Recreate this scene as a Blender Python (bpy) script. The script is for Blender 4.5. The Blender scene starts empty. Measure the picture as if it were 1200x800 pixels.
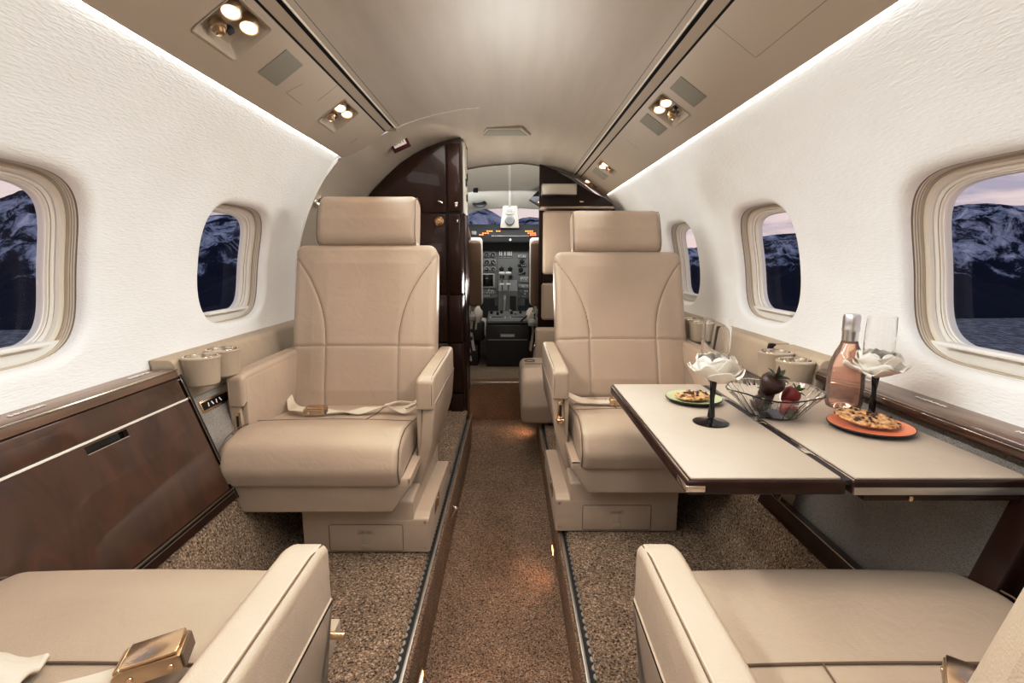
import bpy, bmesh, math, random
from mathutils import Vector, Matrix, noise, Euler
random.seed(7)
PI = math.pi
CX = -0.035                     # lateral centre of the cabin; camera is the origin
scene = bpy.context.scene
COL = scene.collection

# ------------------------------------------------------------------ materials
def new_mat(name):
    m = bpy.data.materials.new(name); m.use_nodes = True
    nt = m.node_tree; b = nt.nodes['Principled BSDF']
    return m, nt, b
def setp(b, **k):
    for kk, v in k.items():
        b.inputs[kk.replace('_', ' ')].default_value = v
def rgb(r, g, b): return (r, g, b, 1)
def coords(nt, scale=(1,1,1), rot=(0,0,0), kind='Object'):
    tc = nt.nodes.new('ShaderNodeTexCoord'); mp = nt.nodes.new('ShaderNodeMapping')
    mp.inputs['Scale'].default_value = scale; mp.inputs['Rotation'].default_value = rot
    nt.links.new(tc.outputs[kind], mp.inputs['Vector']); return mp.outputs['Vector']
def tex_noise(nt, vec, scale, detail=3, rough=.5, dist=0):
    n = nt.nodes.new('ShaderNodeTexNoise')
    n.inputs['Scale'].default_value = scale; n.inputs['Detail'].default_value = detail
    n.inputs['Roughness'].default_value = rough; n.inputs['Distortion'].default_value = dist
    nt.links.new(vec, n.inputs['Vector']); return n.outputs['Fac']
def ramp(nt, fac, stops):
    r = nt.nodes.new('ShaderNodeValToRGB')
    while len(r.color_ramp.elements) < len(stops): r.color_ramp.elements.new(.5)
    for e, (p, c) in zip(r.color_ramp.elements, stops): e.position = p; e.color = (*c, 1)
    nt.links.new(fac, r.inputs['Fac']); return r.outputs['Color']
def bump(nt, b, h, strength=.3, dist=.001):
    n = nt.nodes.new('ShaderNodeBump'); n.inputs['Strength'].default_value = strength
    n.inputs['Distance'].default_value = dist
    nt.links.new(h, n.inputs['Height']); nt.links.new(n.outputs['Normal'], b.inputs['Normal'])
def plain(name, c, rough=.5, metal=0, **k):
    m, nt, b = new_mat(name); setp(b, Base_Color=rgb(*c), Roughness=rough, Metallic=metal, **k); return m
def leather(name, c, rough=.42):
    m, nt, b = new_mat(name); v = coords(nt)
    n = tex_noise(nt, v, 3.5, 2)
    nt.links.new(ramp(nt, n, [(.3, tuple(x*.9 for x in c)), (.7, tuple(min(1, x*1.06) for x in c))]), b.inputs['Base Color'])
    setp(b, Roughness=rough); b.inputs['Specular IOR Level'].default_value = .42
    a = tex_noise(nt, v, 14, 3, .6, .6); g = tex_noise(nt, v, 700, 2)
    mx = nt.nodes.new('ShaderNodeMath'); mx.operation = 'MULTIPLY_ADD'
    nt.links.new(a, mx.inputs[0]); mx.inputs[1].default_value = 5.0; nt.links.new(g, mx.inputs[2])
    bump(nt, b, mx.outputs[0], .38, .0013)
    return m
def carpet(name, dark, mid, light, scale=330):
    m, nt, b = new_mat(name); v = coords(nt)
    n = tex_noise(nt, v, scale, 2.5, .6); w = tex_noise(nt, v, 9, 2)
    c = ramp(nt, n, [(.36, dark), (.47, mid), (.56, mid), (.66, light)])
    mul = nt.nodes.new('ShaderNodeMix'); mul.data_type = 'RGBA'; mul.blend_type = 'MULTIPLY'; mul.inputs['Factor'].default_value = 1
    nt.links.new(c, mul.inputs[6]); nt.links.new(ramp(nt, w, [(.3, (.8,.8,.8)), (.7, (1,1,1))]), mul.inputs[7])
    nt.links.new(mul.outputs[2], b.inputs['Base Color']); setp(b, Roughness=1)
    b.inputs['Specular IOR Level'].default_value = .1
    bump(nt, b, n, 1, .006); return m
M = {}
M['leather'] = leather('tan_leather', (.50, .402, .312), .38)
M['leather_near'] = leather('pale_tan_leather', (.49, .405, .32), .45)
M['leather_ledge'] = leather('cream_leather', (.45, .375, .285), .5)
M['seam'] = plain('seam_thread', (.17, .115, .075), .8)
M['stitch'] = plain('pale_stitch', (.62, .5, .38), .7)
M['carpet'] = carpet('speckled_carpet', (.036, .023, .015), (.29, .205, .140), (.64, .50, .37), 200)
M['carpet_aisle'] = carpet('aisle_carpet', (.05, .028, .018), (.33, .215, .145), (.64, .47, .33), 230)
M['carpet_step'] = carpet('step_carpet', (.05, .024, .013), (.27, .15, .085), (.5, .32, .2), 200)
M['grey_fabric'] = carpet('grey_wool_fabric', (.34, .31, .27), (.55, .51, .46), (.70, .66, .6), 420)
# wall: cream fabric with a horizontal ripple
def wall_mat():
    m, nt, b = new_mat('cream_rippled_fabric')
    v = coords(nt, (1, .3, 1.5)); n = tex_noise(nt, v, 170, 2, .5, .5)
    v2 = coords(nt, (1, .5, 1)); n2 = tex_noise(nt, v2, 8, 3)
    nt.links.new(ramp(nt, n2, [(.3, (.82, .815, .795)), (.7, (.87, .868, .85))]), b.inputs['Base Color'])
    setp(b, Roughness=.62); bump(nt, b, n, .7, .0022); return m
M['wall'] = wall_mat()
def liner_mat():
    m, nt, b = new_mat('ceiling_liner')
    v = coords(nt, (1.2, .12, 1.2)); n = tex_noise(nt, v, 12, 4, .6)
    nt.links.new(ramp(nt, n, [(.3, (.40, .345, .275)), (.7, (.46, .40, .325))]), b.inputs['Base Color'])
    n3 = tex_noise(nt, coords(nt, (.3, 6, .3)), 30, 3)
    setp(b, Roughness=.33); bump(nt, b, n3, .08, .002); return m
M['liner'] = liner_mat()
M['psu'] = plain('overhead_panel_vinyl', (.42, .35, .27), .48)
M['psu_plate'] = plain('speaker_cloth', (.27, .25, .2), .8)
M['slot'] = plain('dark_gap', (.006, .005, .004), .9)
def wood(name, c1, c2, coat=1, sc=(14, 1.2, 14)):
    m, nt, b = new_mat(name)
    v = coords(nt, sc); n = tex_noise(nt, v, 2.2, 6, .62, 1.2)
    nt.links.new(ramp(nt, n, [(.25, c1), (.75, c2)]), b.inputs['Base Color'])
    setp(b, Roughness=.3, Coat_Weight=coat, Coat_Roughness=.04); return m
M['wood'] = wood('gloss_walnut', (.022, .007, .0035), (.085, .030, .013), 1, (5, 5, 1.5))
M['wood_dark'] = wood('dark_gloss_walnut', (.012, .004, .003), (.036, .012, .007), .18, (5, 5, 1.2))
M['wood_dark'].node_tree.nodes['Principled BSDF'].inputs['Specular IOR Level'].default_value = .22
M['wood_top'] = wood('ledge_walnut', (.10, .06, .038), (.24, .15, .10), .6, (16, 1.0, 16))
M['chrome'] = plain('polished_metal', (.82, .78, .72), .14, 1)
M['brushed'] = plain('brushed_champagne_metal', (.62, .49, .34), .3, 1)
M['brass'] = plain('pale_brass', (.80, .60, .40), .2, 1)
M['alu'] = plain('satin_aluminium', (.62, .61, .58), .35, 1)
M['black'] = plain('black_plastic', (.012, .012, .013), .45)
M['black_gloss'] = plain('black_glass', (.004, .004, .005), .06)
M['white'] = plain('white_plastic', (.82, .80, .75), .4)
M['cream'] = plain('cream_plastic', (.72, .68, .60), .45)
M['white_print'] = plain('white_print', (.85, .83, .8), .6)
M['paper'] = plain('white_paper', (.80, .77, .71), .8)
M['red'] = plain('dark_red_plastic', (.07, .008, .012), .4)
M['grey_panel'] = plain('avionics_grey', (.17, .175, .168), .5)
M['glare'] = plain('glareshield_grey', (.045, .047, .048), .7)
M['groove'] = plain('shade_track_groove', (.44, .38, .30), .8)
M['white_reveal'] = plain('window_surround', (.80, .77, .70), .4)
M['reveal'] = plain('window_reveal', (.70, .64, .54), .5)  # tan puts the shade of the window recess into the colour
M['grey_light'] = plain('avionics_light_grey', (.36, .36, .34), .45)
M['cockpit_liner'] = plain('cockpit_cream_liner', (.60, .59, .53), .6)
M['sheepskin'] = leather('white_sheepskin', (.72, .68, .6), .95)
M['brown_leather'] = leather('brown_leather', (.15, .085, .048), .5)
M['belt'] = plain('cream_webbing', (.68, .6, .5), .75)
M['ceramic_o'] = plain('orange_glaze', (.80, .27, .13), .3)
M['ceramic_g'] = plain('pale_green_glaze', (.55, .62, .38), .3)
M['rim'] = plain('dark_glaze', (.012, .011, .01), .25)
M['choc'] = plain('chocolate', (.045, .018, .012), .35)
M['berry'] = plain('strawberry_red', (.20, .014, .014), .4)
M['leaf'] = plain('strawberry_leaf', (.05, .09, .03), .6)
M['foil'] = plain('silver_foil', (.75, .76, .78), .28, 1)
M['table_leather'] = leather('table_inlay_leather', (.54, .47, .395), .5)
def cookie_mat():
    m, nt, b = new_mat('cookie_dough'); v = coords(nt)
    n = tex_noise(nt, v, 95, 3, .6)
    nt.links.new(ramp(nt, n, [(.40, (.06, .03, .02)), (.46, (.45, .24, .10)), (.55, (.62, .38, .18)), (.7, (.78, .58, .36))]), b.inputs['Base Color'])
    setp(b, Roughness=.8); bump(nt, b, n, .8, .003); return m
M['cookie'] = cookie_mat()
def glass(name, c=(1,1,1), rough=0, ior=1.45):
    m, nt, b = new_mat(name); setp(b, Base_Color=rgb(*c), Roughness=rough, IOR=ior, Transmission_Weight=1); return m
M['glass'] = glass('clear_glass')
def wine_mat():
    m, nt, b = new_mat('rose_wine_glass'); out = nt.nodes['Material Output']; nt.nodes.remove(b)
    t = nt.nodes.new('ShaderNodeBsdfRefraction'); t.inputs[0].default_value = (1, .80, .70, 1); t.inputs['IOR'].default_value = 1.12; t.inputs['Roughness'].default_value = .02
    d = nt.nodes.new('ShaderNodeBsdfDiffuse'); d.inputs[0].default_value = (.90, .62, .50, 1)
    g = nt.nodes.new('ShaderNodeBsdfGlossy'); g.inputs['Roughness'].default_value = .04
    f = nt.nodes.new('ShaderNodeFresnel'); f.inputs[0].default_value = 1.45
    a = nt.nodes.new('ShaderNodeMixShader'); a.inputs[0].default_value = .20; c = nt.nodes.new('ShaderNodeMixShader')
    nt.links.new(t.outputs[0], a.inputs[1]); nt.links.new(d.outputs[0], a.inputs[2])
    nt.links.new(f.outputs[0], c.inputs[0]); nt.links.new(a.outputs[0], c.inputs[1]); nt.links.new(g.outputs[0], c.inputs[2])
    nt.links.new(c.outputs[0], out.inputs[0]); return m
M['rose_wine'] = wine_mat()
def pane_mat():
    m, nt, b = new_mat('window_pane')
    nt.nodes.remove(b); out = nt.nodes['Material Output']
    t = nt.nodes.new('ShaderNodeBsdfTransparent'); t.inputs[0].default_value = (.9, .93, 1, 1)
    g = nt.nodes.new('ShaderNodeBsdfGlossy'); g.inputs['Roughness'].default_value = .02
    mx = nt.nodes.new('ShaderNodeMixShader')
    mx.inputs[0].default_value = .025; nt.links.new(t.outputs[0], mx.inputs[1]); nt.links.new(g.outputs[0], mx.inputs[2])
    nt.links.new(mx.outputs[0], out.inputs[0]); return m
M['pane'] = pane_mat()
def emit(name, c, s):
    m, nt, b = new_mat(name); setp(b, Base_Color=rgb(*c), Emission_Color=rgb(*c), Emission_Strength=s); return m
M['lamp'] = emit('warm_lamp_lens', (1, .74, .56), 2.0)
M['aisle_lamp'] = emit('warm_aisle_lens', (1, .55, .3), 5)
M['orange_led'] = emit('orange_indicator', (1, .22, .06), 2.2)
M['white_led'] = emit('white_indicator', (.9, .9, .8), .7)

# ------------------------------------------------------------------ mesh builder
def fillet(pts, r, seg=5):
    """round the corners of a closed 2-D polygon; r is one radius or one per corner"""
    n = len(pts); out = []
    rs = r if isinstance(r, (list, tuple)) else [r]*n
    for i in range(n):
        p = Vector(pts[i]); a = Vector(pts[i-1])-p; b = Vector(pts[(i+1) % n])-p
        rr = rs[i]
        if rr <= 0: out.append(tuple(p)); continue
        la, lb = a.length, b.length; a.normalize(); b.normalize()
        ang = a.angle(b); d = min(rr/math.tan(ang/2), la*.49, lb*.49)
        p0 = p+a*d; p2 = p+b*d
        for k in range(seg+1):
            t = k/seg; out.append(tuple(p0*(1-t)**2+p*2*t*(1-t)+p2*t*t))
    return out
class MB:
    def __init__(s): s.bm = bmesh.new(); s.mats = []
    def mi(s, m):
        m = M[m] if isinstance(m, str) else m
        if m not in s.mats: s.mats.append(m)
        return s.mats.index(m)
    def add(s, bm, m, mtx=None):
        if mtx is not None: bmesh.ops.transform(bm, matrix=mtx, verts=bm.verts)
        i = s.mi(m)
        for f in bm.faces: f.material_index = i
        me = bpy.data.meshes.new('tmp'); bm.to_mesh(me); bm.free()
        s.bm.from_mesh(me); bpy.data.meshes.remove(me); return s
    def box(s, c, size, m, bev=0, seg=2, rot=None, mtx=None):
        b = bmesh.new(); bmesh.ops.create_cube(b, size=1)
        bmesh.ops.scale(b, vec=size, verts=b.verts)
        if bev > 0: bmesh.ops.bevel(b, geom=b.edges[:]+b.verts[:], offset=min(bev, min(size)*.49), segments=seg, profile=.5, affect='EDGES')
        mt = Matrix.Translation(c)
        if rot: mt = mt @ Euler(rot).to_matrix().to_4x4()
        if mtx is not None: mt = mtx @ mt
        return s.add(b, m, mt)
    def prism(s, poly, a, b_, m, axis='x', bev=0, seg=2, mtx=None):
        """closed polygon extruded from a to b along axis; poly gives the two other coordinates in order"""
        b = bmesh.new()
        def P(u, v, w):
            return {'x': (w, u, v), 'y': (u, w, v), 'z': (u, v, w)}[axis]
        v0 = [b.verts.new(P(u, v, a)) for u, v in poly]; v1 = [b.verts.new(P(u, v, b_)) for u, v in poly]
        n = len(poly); f0 = b.faces.new(v0); f1 = b.faces.new(v1[::-1])
        for i in range(n): b.faces.new((v0[i], v1[i], v1[(i+1) % n], v0[(i+1) % n]))
        bmesh.ops.recalc_face_normals(b, faces=b.faces)
        if bev > 0:
            e = list({x for f in (f0, f1) for x in f.edges})
            bmesh.ops.bevel(b, geom=e, offset=bev, segments=seg, profile=.5, affect='EDGES')
        return s.add(b, m, mtx)
    def loft(s, prof, w, r, m, crown=0, n=18, seg=6, mtx=None, cfun=None):
        """profile in (y,z) lofted along x with rounded ends: a stuffed pad"""
        b = bmesh.new(); N = len(prof)
        cy = sum(p[0] for p in prof)/N; cz = sum(p[1] for p in prof)/N
        nrm = []
        for i in range(N):
            a = Vector(prof[i-1]); c = Vector(prof[(i+1) % N]); t = (c-a)
            nn = Vector((t.y, -t.x)); nn = nn.normalized() if nn.length > 1e-9 else Vector((0, 0))
            if nn.dot(Vector(prof[i])-Vector((cy, cz))) > 0: nn = -nn
            nrm.append(nn)
        st = []
        for k in range(seg+1):
            a = PI/2*k/seg; st.append((-w/2+r*(1-math.sin(a)) if False else -w/2+r*(1-math.cos(PI/2-a)), r*(1-math.sin(a))))
        st = [(-w/2+r*(1-math.cos(PI/2*k/seg)), r*(1-math.sin(PI/2*k/seg))) for k in range(seg+1)]
        mid = [(-w/2+r+(w-2*r)*k/n, 0) for k in range(1, n)]
        st = st+mid+[(-x, e) for x, e in st[::-1]]
        rows = []
        for x, e in st:
            u = x/(w/2); row = []
            for (py, pz), nn in zip(prof, nrm):
                y = py+nn.x*e; z = pz+nn.y*e
                if pz > cz: z += crown*(1-u*u)
                if cfun: y, z = cfun(u, y, z)
                row.append(b.verts.new((x, y, z)))
            rows.append(row)
        for r0, r1 in zip(rows, rows[1:]):
            for i in range(N): b.faces.new((r0[i], r0[(i+1) % N], r1[(i+1) % N], r1[i]))
        b.faces.new(rows[0]); b.faces.new(rows[-1][::-1])
        return s.add(b, m, mtx)
    def grid(s, fn, nu, nv, m, mtx=None, closed=False, u0=0, u1=1, v0=0, v1=1):
        b = bmesh.new()
        V = [[b.verts.new(fn(u0+(u1-u0)*i/nu, v0+(v1-v0)*j/nv)) for j in range(nv+1)] for i in range(nu+1)]
        for i in range(nu):
            for j in range(nv): b.faces.new((V[i][j], V[i+1][j], V[i+1][j+1], V[i][j+1]))
        if closed: bmesh.ops.remove_doubles(b, verts=b.verts, dist=1e-6)
        return s.add(b, m, mtx)
    def tube(s, path, r, m, n=8, closed=False, mtx=None, flat=1.0):
        b = bmesh.new(); P = [Vector(p) for p in path]; rows = []; L = len(P)
        up0 = None
        for i, p in enumerate(P):
            if closed: t = P[(i+1) % L]-P[i-1]
            else: t = P[min(i+1, L-1)]-P[max(i-1, 0)]
            t.normalize()
            if up0 is None: up0 = Vector((0, 0, 1)) if abs(t.z) < .9 else Vector((1, 0, 0))
            a = t.cross(up0)
            if a.length < 1e-4: a = t.cross(Vector((0, 1, 0)))
            a.normalize(); c = t.cross(a); c.normalize(); up0 = -c if (-c).dot(up0) > 0 else c
            rr = r(i/(L-1)) if callable(r) else r
            rows.append([b.verts.new(p+a*rr*math.cos(2*PI*k/n)+c*rr*flat*math.sin(2*PI*k/n)) for k in range(n)])
        R = list(zip(rows, rows[1:]))
        if closed: R.append((rows[-1], rows[0]))
        for r0, r1 in R:
            for k in range(n): b.faces.new((r0[k], r0[(k+1) % n], r1[(k+1) % n], r1[k]))
        if not closed: b.faces.new(rows[0][::-1]); b.faces.new(rows[-1])
        return s.add(b, m, mtx)
    def ribbon(s, path, w, m, t=.0018, side=None, mtx=None):
        """flat strap: path of (point, width direction)"""
        b = bmesh.new(); rows = []
        for p, d in path:
            p = Vector(p); d = Vector(d).normalized()
            rows.append([b.verts.new(p-d*w/2), b.verts.new(p+d*w/2), b.verts.new(p+d*w/2+Vector((0, 0, t))), b.verts.new(p-d*w/2+Vector((0, 0, t)))])
        for r0, r1 in zip(rows, rows[1:]):
            for k in range(4): b.faces.new((r0[k], r0[(k+1) % 4], r1[(k+1) % 4], r1[k]))
        b.faces.new(rows[0][::-1]); b.faces.new(rows[-1])
        return s.add(b, m, mtx)
    def lathe(s, prof, m, n=32, mtx=None, c=(0,0,0), close=False):
        b = bmesh.new(); rows = []
        for r, z in prof:
            if r < 1e-6: rows.append([b.verts.new((c[0], c[1], c[2]+z))])
            else: rows.append([b.verts.new((c[0]+r*math.cos(2*PI*k/n), c[1]+r*math.sin(2*PI*k/n), c[2]+z)) for k in range(n)])
        for r0, r1 in zip(rows, rows[1:]):
            for k in range(n):
                a = [r0[k % len(r0)], r0[(k+1) % len(r0)], r1[(k+1) % len(r1)], r1[k % len(r1)]]
                a = list(dict.fromkeys(a))
                if len(a) > 2:
                    try: b.faces.new(a)
                    except ValueError: pass
        return s.add(b, m, mtx)
    def build(s, name, parent=None, world=False, sharp=38, flatten=False, recalc=True, at=None):
        if recalc: bmesh.ops.recalc_face_normals(s.bm, faces=s.bm.faces)
        off = None
        if parent is not None and world:
            off = Vector((0, 0, 0)); p = parent
            while p: off += p.location; p = p.parent
        if at is not None: off = Vector(at)
        if off is not None: bmesh.ops.translate(s.bm, vec=-off, verts=s.bm.verts)
        me = bpy.data.meshes.new(name); s.bm.to_mesh(me); s.bm.free()
        for m in s.mats: me.materials.append(m)
        if not flatten:
            me.polygons.foreach_set('use_smooth', [True]*len(me.polygons))
            me.set_sharp_from_angle(angle=math.radians(sharp))
        o = bpy.data.objects.new(name, me); COL.objects.link(o)
        if parent is not None: o.parent = parent
        if at is not None: o.location = at
        return o
def tag(o, label, cat, group=None):
    o['label'] = label; o['category'] = cat
    if group: o['group'] = group
    return o
def thing(name, label, cat, loc=(0,0,0), rz=0, group=None):
    o = bpy.data.objects.new(name, None); COL.objects.link(o)
    o.empty_display_size = .05
    o.location = loc; o.rotation_euler = (0, 0, rz); return tag(o, label, cat, group)
def struct(o): o['kind'] = 'structure'; return o
def copy_tree(o, parent=None):
    c = o.copy(); COL.objects.link(c)
    if parent is not None: c.parent = parent
    for ch in [x for x in COL.objects if x.parent == o]: copy_tree(ch, c)
    return c
_txt = {}
def text(s, size, m, name, parent, mtx, ext=.0003):
    cu = bpy.data.curves.new('t', 'FONT'); cu.body = s; cu.size = size; cu.extrude = ext
    cu.align_x = 'CENTER'; cu.align_y = 'CENTER'
    ob = bpy.data.objects.new('t', cu); COL.objects.link(ob)
    dg = bpy.context.evaluated_depsgraph_get(); me = bpy.data.meshes.new_from_object(ob.evaluated_get(dg))
    bpy.data.objects.remove(ob); bpy.data.curves.remove(cu)
    me.materials.clear(); me.materials.append(M[m]); me.transform(mtx)
    o = bpy.data.objects.new(name, me); COL.objects.link(o); o.parent = parent
    return o

# ------------------------------------------------------------------ cabin shell
R0, ZC = .94, -.17
def hw(z): return math.sqrt(max(R0*R0-(z-ZC)**2, 0))
Z0, Z1 = -.34, .445
WC, WP = .97, .855                    # first window centre, pitch
WA, WB, WZ = .214, .200, -.018        # half width, half height, centre height of the opening
def hole(th_y, th_z, off=0):
    n = 3.6
    k = (abs(th_y/WA)**n+abs(th_z/WB)**n)**(-1/n)
    y, z = th_y*k, th_z*k
    gy = math.copysign(abs(y/WA)**(n-1)/WA, y); gz = math.copysign(abs(z/WB)**(n-1)/WB, z)
    g = math.hypot(gy, gz)
    return y+gy/g*off, z+gz/g*off
PER = []
_n = 28
hy, hz = WP/2, (Z1-Z0)/2; zmid = (Z0+Z1)/2
for k in range(_n): PER.append((-hy+2*hy*k/_n, -hz))
for k in range(_n): PER.append((hy, -hz+2*hz*k/_n))
for k in range(_n): PER.append((hy-2*hy*k/_n, hz))
for k in range(_n): PER.append((-hy, hz-2*hz*k/_n))
ZS = [zmid-hz+2*hz*k/_n for k in range(_n+1)]
def wpt(side, y, z, d=0): return (CX+side*(hw(z)+d), y, z)
def wall_cell(mb, side, yc):
    b = bmesh.new(); rows = []
    dirs = [(y, z+zmid-WZ) for y, z in PER]
    for t in (0, .12, .25, .4, .55, .7, .85):
        row = []
        for (y, z), (dy, dz) in zip(PER, dirs):
            h = hole(dy, dz, .024)
            yy = y*(1-t)+h[0]*t; zz = (z+zmid)*(1-t)+(h[1]+WZ)*t
            row.append(b.verts.new(wpt(side, yc+yy, zz)))
        rows.append(row)
    for off, d in ((.024, 0), (.019, .0005), (.013, .0022), (.0075, .0055), (.003, .011), (.0005, .019), (0, .030)):
        rows.append([b.verts.new(wpt(side, yc+h[0], h[1]+WZ, d)) for h in (hole(dy, dz, off) for dy, dz in dirs)])
    N = len(PER)
    for r0, r1 in zip(rows, rows[1:]):
        for i in range(N): b.faces.new((r0[i], r0[(i+1) % N], r1[(i+1) % N], r1[i]))
    mb.add(b, 'wall')
def wall_plain(mb, side, y0, y1):
    b = bmesh.new(); ys = [y0+(y1-y0)*k/4 for k in range(5)]
    V = [[b.verts.new(wpt(side, y, z)) for z in ZS] for y in ys]
    for i in range(4):
        for j in range(_n): b.faces.new((V[i][j], V[i+1][j], V[i+1][j+1], V[i][j+1]))
    mb.add(b, 'wall')
def make_window(side, yc, idx):
    rings = [(0, .029, 0), (.004, .0305, 0), (.004, .034, 1), (0, .0345, 1), (0, .0385, 0), (.003, .039, 1), (0, .0405, 1), (0, .0445, 0), (.003, .045, 1), (0, .0465, 1), (0, .050, 0),
             (-.004, .0505, 1), (-.0045, .0545, 1), (-.009, .055, 0), (-.0125, .059, 0), (-.0135, .068, 0), (-.012, .0695, 1), (-.017, .0705, 0), (-.0195, .074, 0), (-.019, .0765, 1), (-.022, .0775, 0), (-.0225, .083, 0), (-.0245, .084, 0), (-.025, .100, 0)]
    mb = MB(); rows = []; b = bmesh.new()
    dirs = [(y, z+zmid-WZ) for y, z in PER]
    P = [[(yc+h[0], h[1]+WZ, d) for h in (hole(dy, dz, off) for dy, dz in dirs)] for off, d, g in rings]
    N = len(PER); g_ = bmesh.new()
    def addring(bm_, r0, r1, sel):
        for i in range(N):
            q = (i+1) % N
            if sel(P[r0][i]): bm_.faces.new([bm_.verts.new(wpt(side, *p)) for p in (P[r0][i], P[r0][q], P[r1][q], P[r1][i])])
    for k in range(1, len(rings)):
        dark = rings[k][2] == 1
        side_ = lambda p: True
        if dark or k >= 15: addring(g_ if dark else b, k-1, k, side_)
    b1 = bmesh.new()
    for k in range(1, 15):
        if rings[k][2] == 0: addring(b1, k-1, k, lambda p: True)
    for x_ in (b, g_, b1): bmesh.ops.remove_doubles(x_, verts=x_.verts, dist=1e-6)
    mb.add(b, 'white_reveal'); mb.add(g_, 'groove'); mb.add(b1, 'reveal')
    root = struct(mb.build('window_%d' % idx, sharp=28))
    mb = MB(); mb.grid(lambda u, v: wpt(side, yc+(u-.5)*2*(WA-.008), WZ+(v-.5)*2*(WB-.008), .088), 6, 8, 'pane')
    mb.build('pane', root)
    # shade rail along the sill
    mb = MB()
    zb = WZ-WB
    x = CX+side*(hw(zb)+.040)
    mb.box((x, yc, zb+.036), (.030, .26, .010), 'white', .004)
    mb.box((x+side*.014, yc, zb+.018), (.012, .37, .036), 'white', .003)
    mb.build('shade_rail', root)
    return root
wl = MB(); wall_cell(wl, -1, WC-WP); wall_cell(wl, -1, WC); wall_cell(wl, -1, WC+WP)
Yl = WC+1.5*WP
wall_plain(wl, -1, Yl, 2.33) if Yl < 2.32 else None
wall_plain(wl, -1, -1.3, WC-1.5*WP)
struct(wl.build('wall_left'))
wr = MB()
for k in (-1, 0, 1, 2): wall_cell(wr, 1, WC+k*WP)
wall_plain(wr, 1, WC+2.5*WP, 3.8); wall_plain(wr, 1, -1.3, WC-1.5*WP)
struct(wr.build('wall_right'))
n = 1
for side, ks in ((-1, (-1, 0, 1)), (1, (-1, 0, 1, 2))):
    for k in ks: make_window(side, WC+k*WP, n); n += 1
# trim at the forward edge of the left wall
mb = MB(); mb.tube([(CX-hw(z)+.001, 2.33+(.07 if z > .43 else .0), z) for z in [Z0+(Z1-Z0)*k/40 for k in range(41)]], .005, 'white')
struct(mb.build('trim_1'))

# overhead service panels (psu): plane from the cove lip to the slot
J, S_ = Vector((.700, .438)), Vector((.528, .560))
def ovr(side, y, s, n=0):
    """point on the overhead panel; n>0 goes up into the panel"""
    d = S_-J; p = J+d*s; nn = Vector((d.y, -d.x)).normalized()
    if nn.y < 0: nn = -nn
    p = p+nn*n
    return (CX+side*p.x, y, p.y)
RS0, RS1 = .36, .90                       # recess band across the panel
def psu_panel(side, yend, recesses, y0=-1.3):
    mb = MB(); ys = [y0]
    for a, b in recesses: ys += [a, b]
    ys.append(yend)
    def quad(ya, yb, s0, s1, n0=0, n1=0):
        mb.grid(lambda u, v: ovr(side, ya+(yb-ya)*u, s0+(s1-s0)*v), 2, 2, 'psu')
    quad(y0, yend, 0, RS0); quad(y0, yend, RS1, 1)
    for i in range(0, len(ys), 2): quad(ys[i], ys[i+1], RS0, RS1)
    # rolled lip and back
    lip = [(J.x, J.y), (J.x+.006, J.y+.001), (J.x+.008, J.y+.008), (J.x+.004, J.y+.018), (J.x-.05, J.y+.08)]
    mb.grid(lambda u, v: (CX+side*lip[round(v*4)][0], y0+(yend-y0)*u, lip[round(v*4)][1]), 2, 4, 'psu')
    return mb
RECL = [(-.35, -.19), (1.18, 1.345), (1.905, 2.067)]
RECR = [(-.35, -.19), (1.83, 2.0), (3.01, 3.14), (3.645, 3.79)]
for side, yend, rec, nm in ((-1, 2.42, RECL, 'ceiling_left_panel'), (1, 3.8, RECR, 'ceiling_right_panel')):
    mb = psu_panel(side, yend, rec)
    # thin panel joints
    def joint(a, b, w=.0016):
        (ya, sa), (yb, sb) = a, b
        mb.tube([ovr(side, ya+(yb-ya)*k/6, sa+(sb-sa)*k/6, .0004) for k in range(7)], w/2, 'seam', 6)
    if side < 0:
        joint((1.785, .60), (1.785, 1)); joint((1.62, .40), (1.64, .66)); joint((1.62, .40), (1.74, .39)); joint((2.27, .33), (2.27, .55))
        # rounded end cap of the overhead panel
        mb.grid(lambda u, v: (CX-(J.x+(S_.x-J.x)*v), yend, (J.y+(S_.y-J.y)*v)+u*.07*(1-.0*v)), 2, 6, 'psu')
    else:
        joint((1.345, .38), (1.345, 1)); joint((1.345, .38), (.45, .37)); joint((2.45, .45), (2.45, .8))
    struct(mb.build(nm))
    # slot strip
    sm = MB()
    A = (.528, .560); B = (.487, .577)
    yb = yend
    sm.grid(lambda u, v: (CX+side*(A[0]-.006+(B[0]+.006-A[0]+.006)*v), -1.3+(yb+1.3)*u, A[1]+.003+(B[1]-A[1]-.006)*v), 2, 1, 'psu')
    for q, ww in ((A, .006), (B, .008)):
        sm.box((CX+side*q[0], (yb-1.3)/2, q[1]+.006), (ww, yb+1.3, .006), 'slot')
    sm.box((CX+side*.506, (yb-1.3)/2, .592), (.09, yb+1.3, .012), 'slot')
    sm.tube([(CX+side*(B[0]-.008), -1.3, B[1]+.001), (CX+side*(B[0]-.008), yb, B[1]+.001)], .003, 'cream', 8)
    sm.box((CX+side*.506, yb, .588), (.062, .012, .046), 'psu')
    struct(sm.build('trim_%d' % (2 if side < 0 else 3)))
    # cove pocket above the wall
    cv = MB()
    prof = [(hw(Z1), Z1), (hw(Z1)+.008, Z1+.02), (hw(Z1)+.0, Z1+.045), (.66, .515)]
    cv.grid(lambda u, v: (CX+side*prof[round(v*3)][0], -1.3+((2.39 if side < 0 else 3.8)+1.3)*u, prof[round(v*3)][1]), 2, 3, 'wall')
    struct(cv.build('trim_%d' % (4 if side < 0 else 5)))
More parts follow.
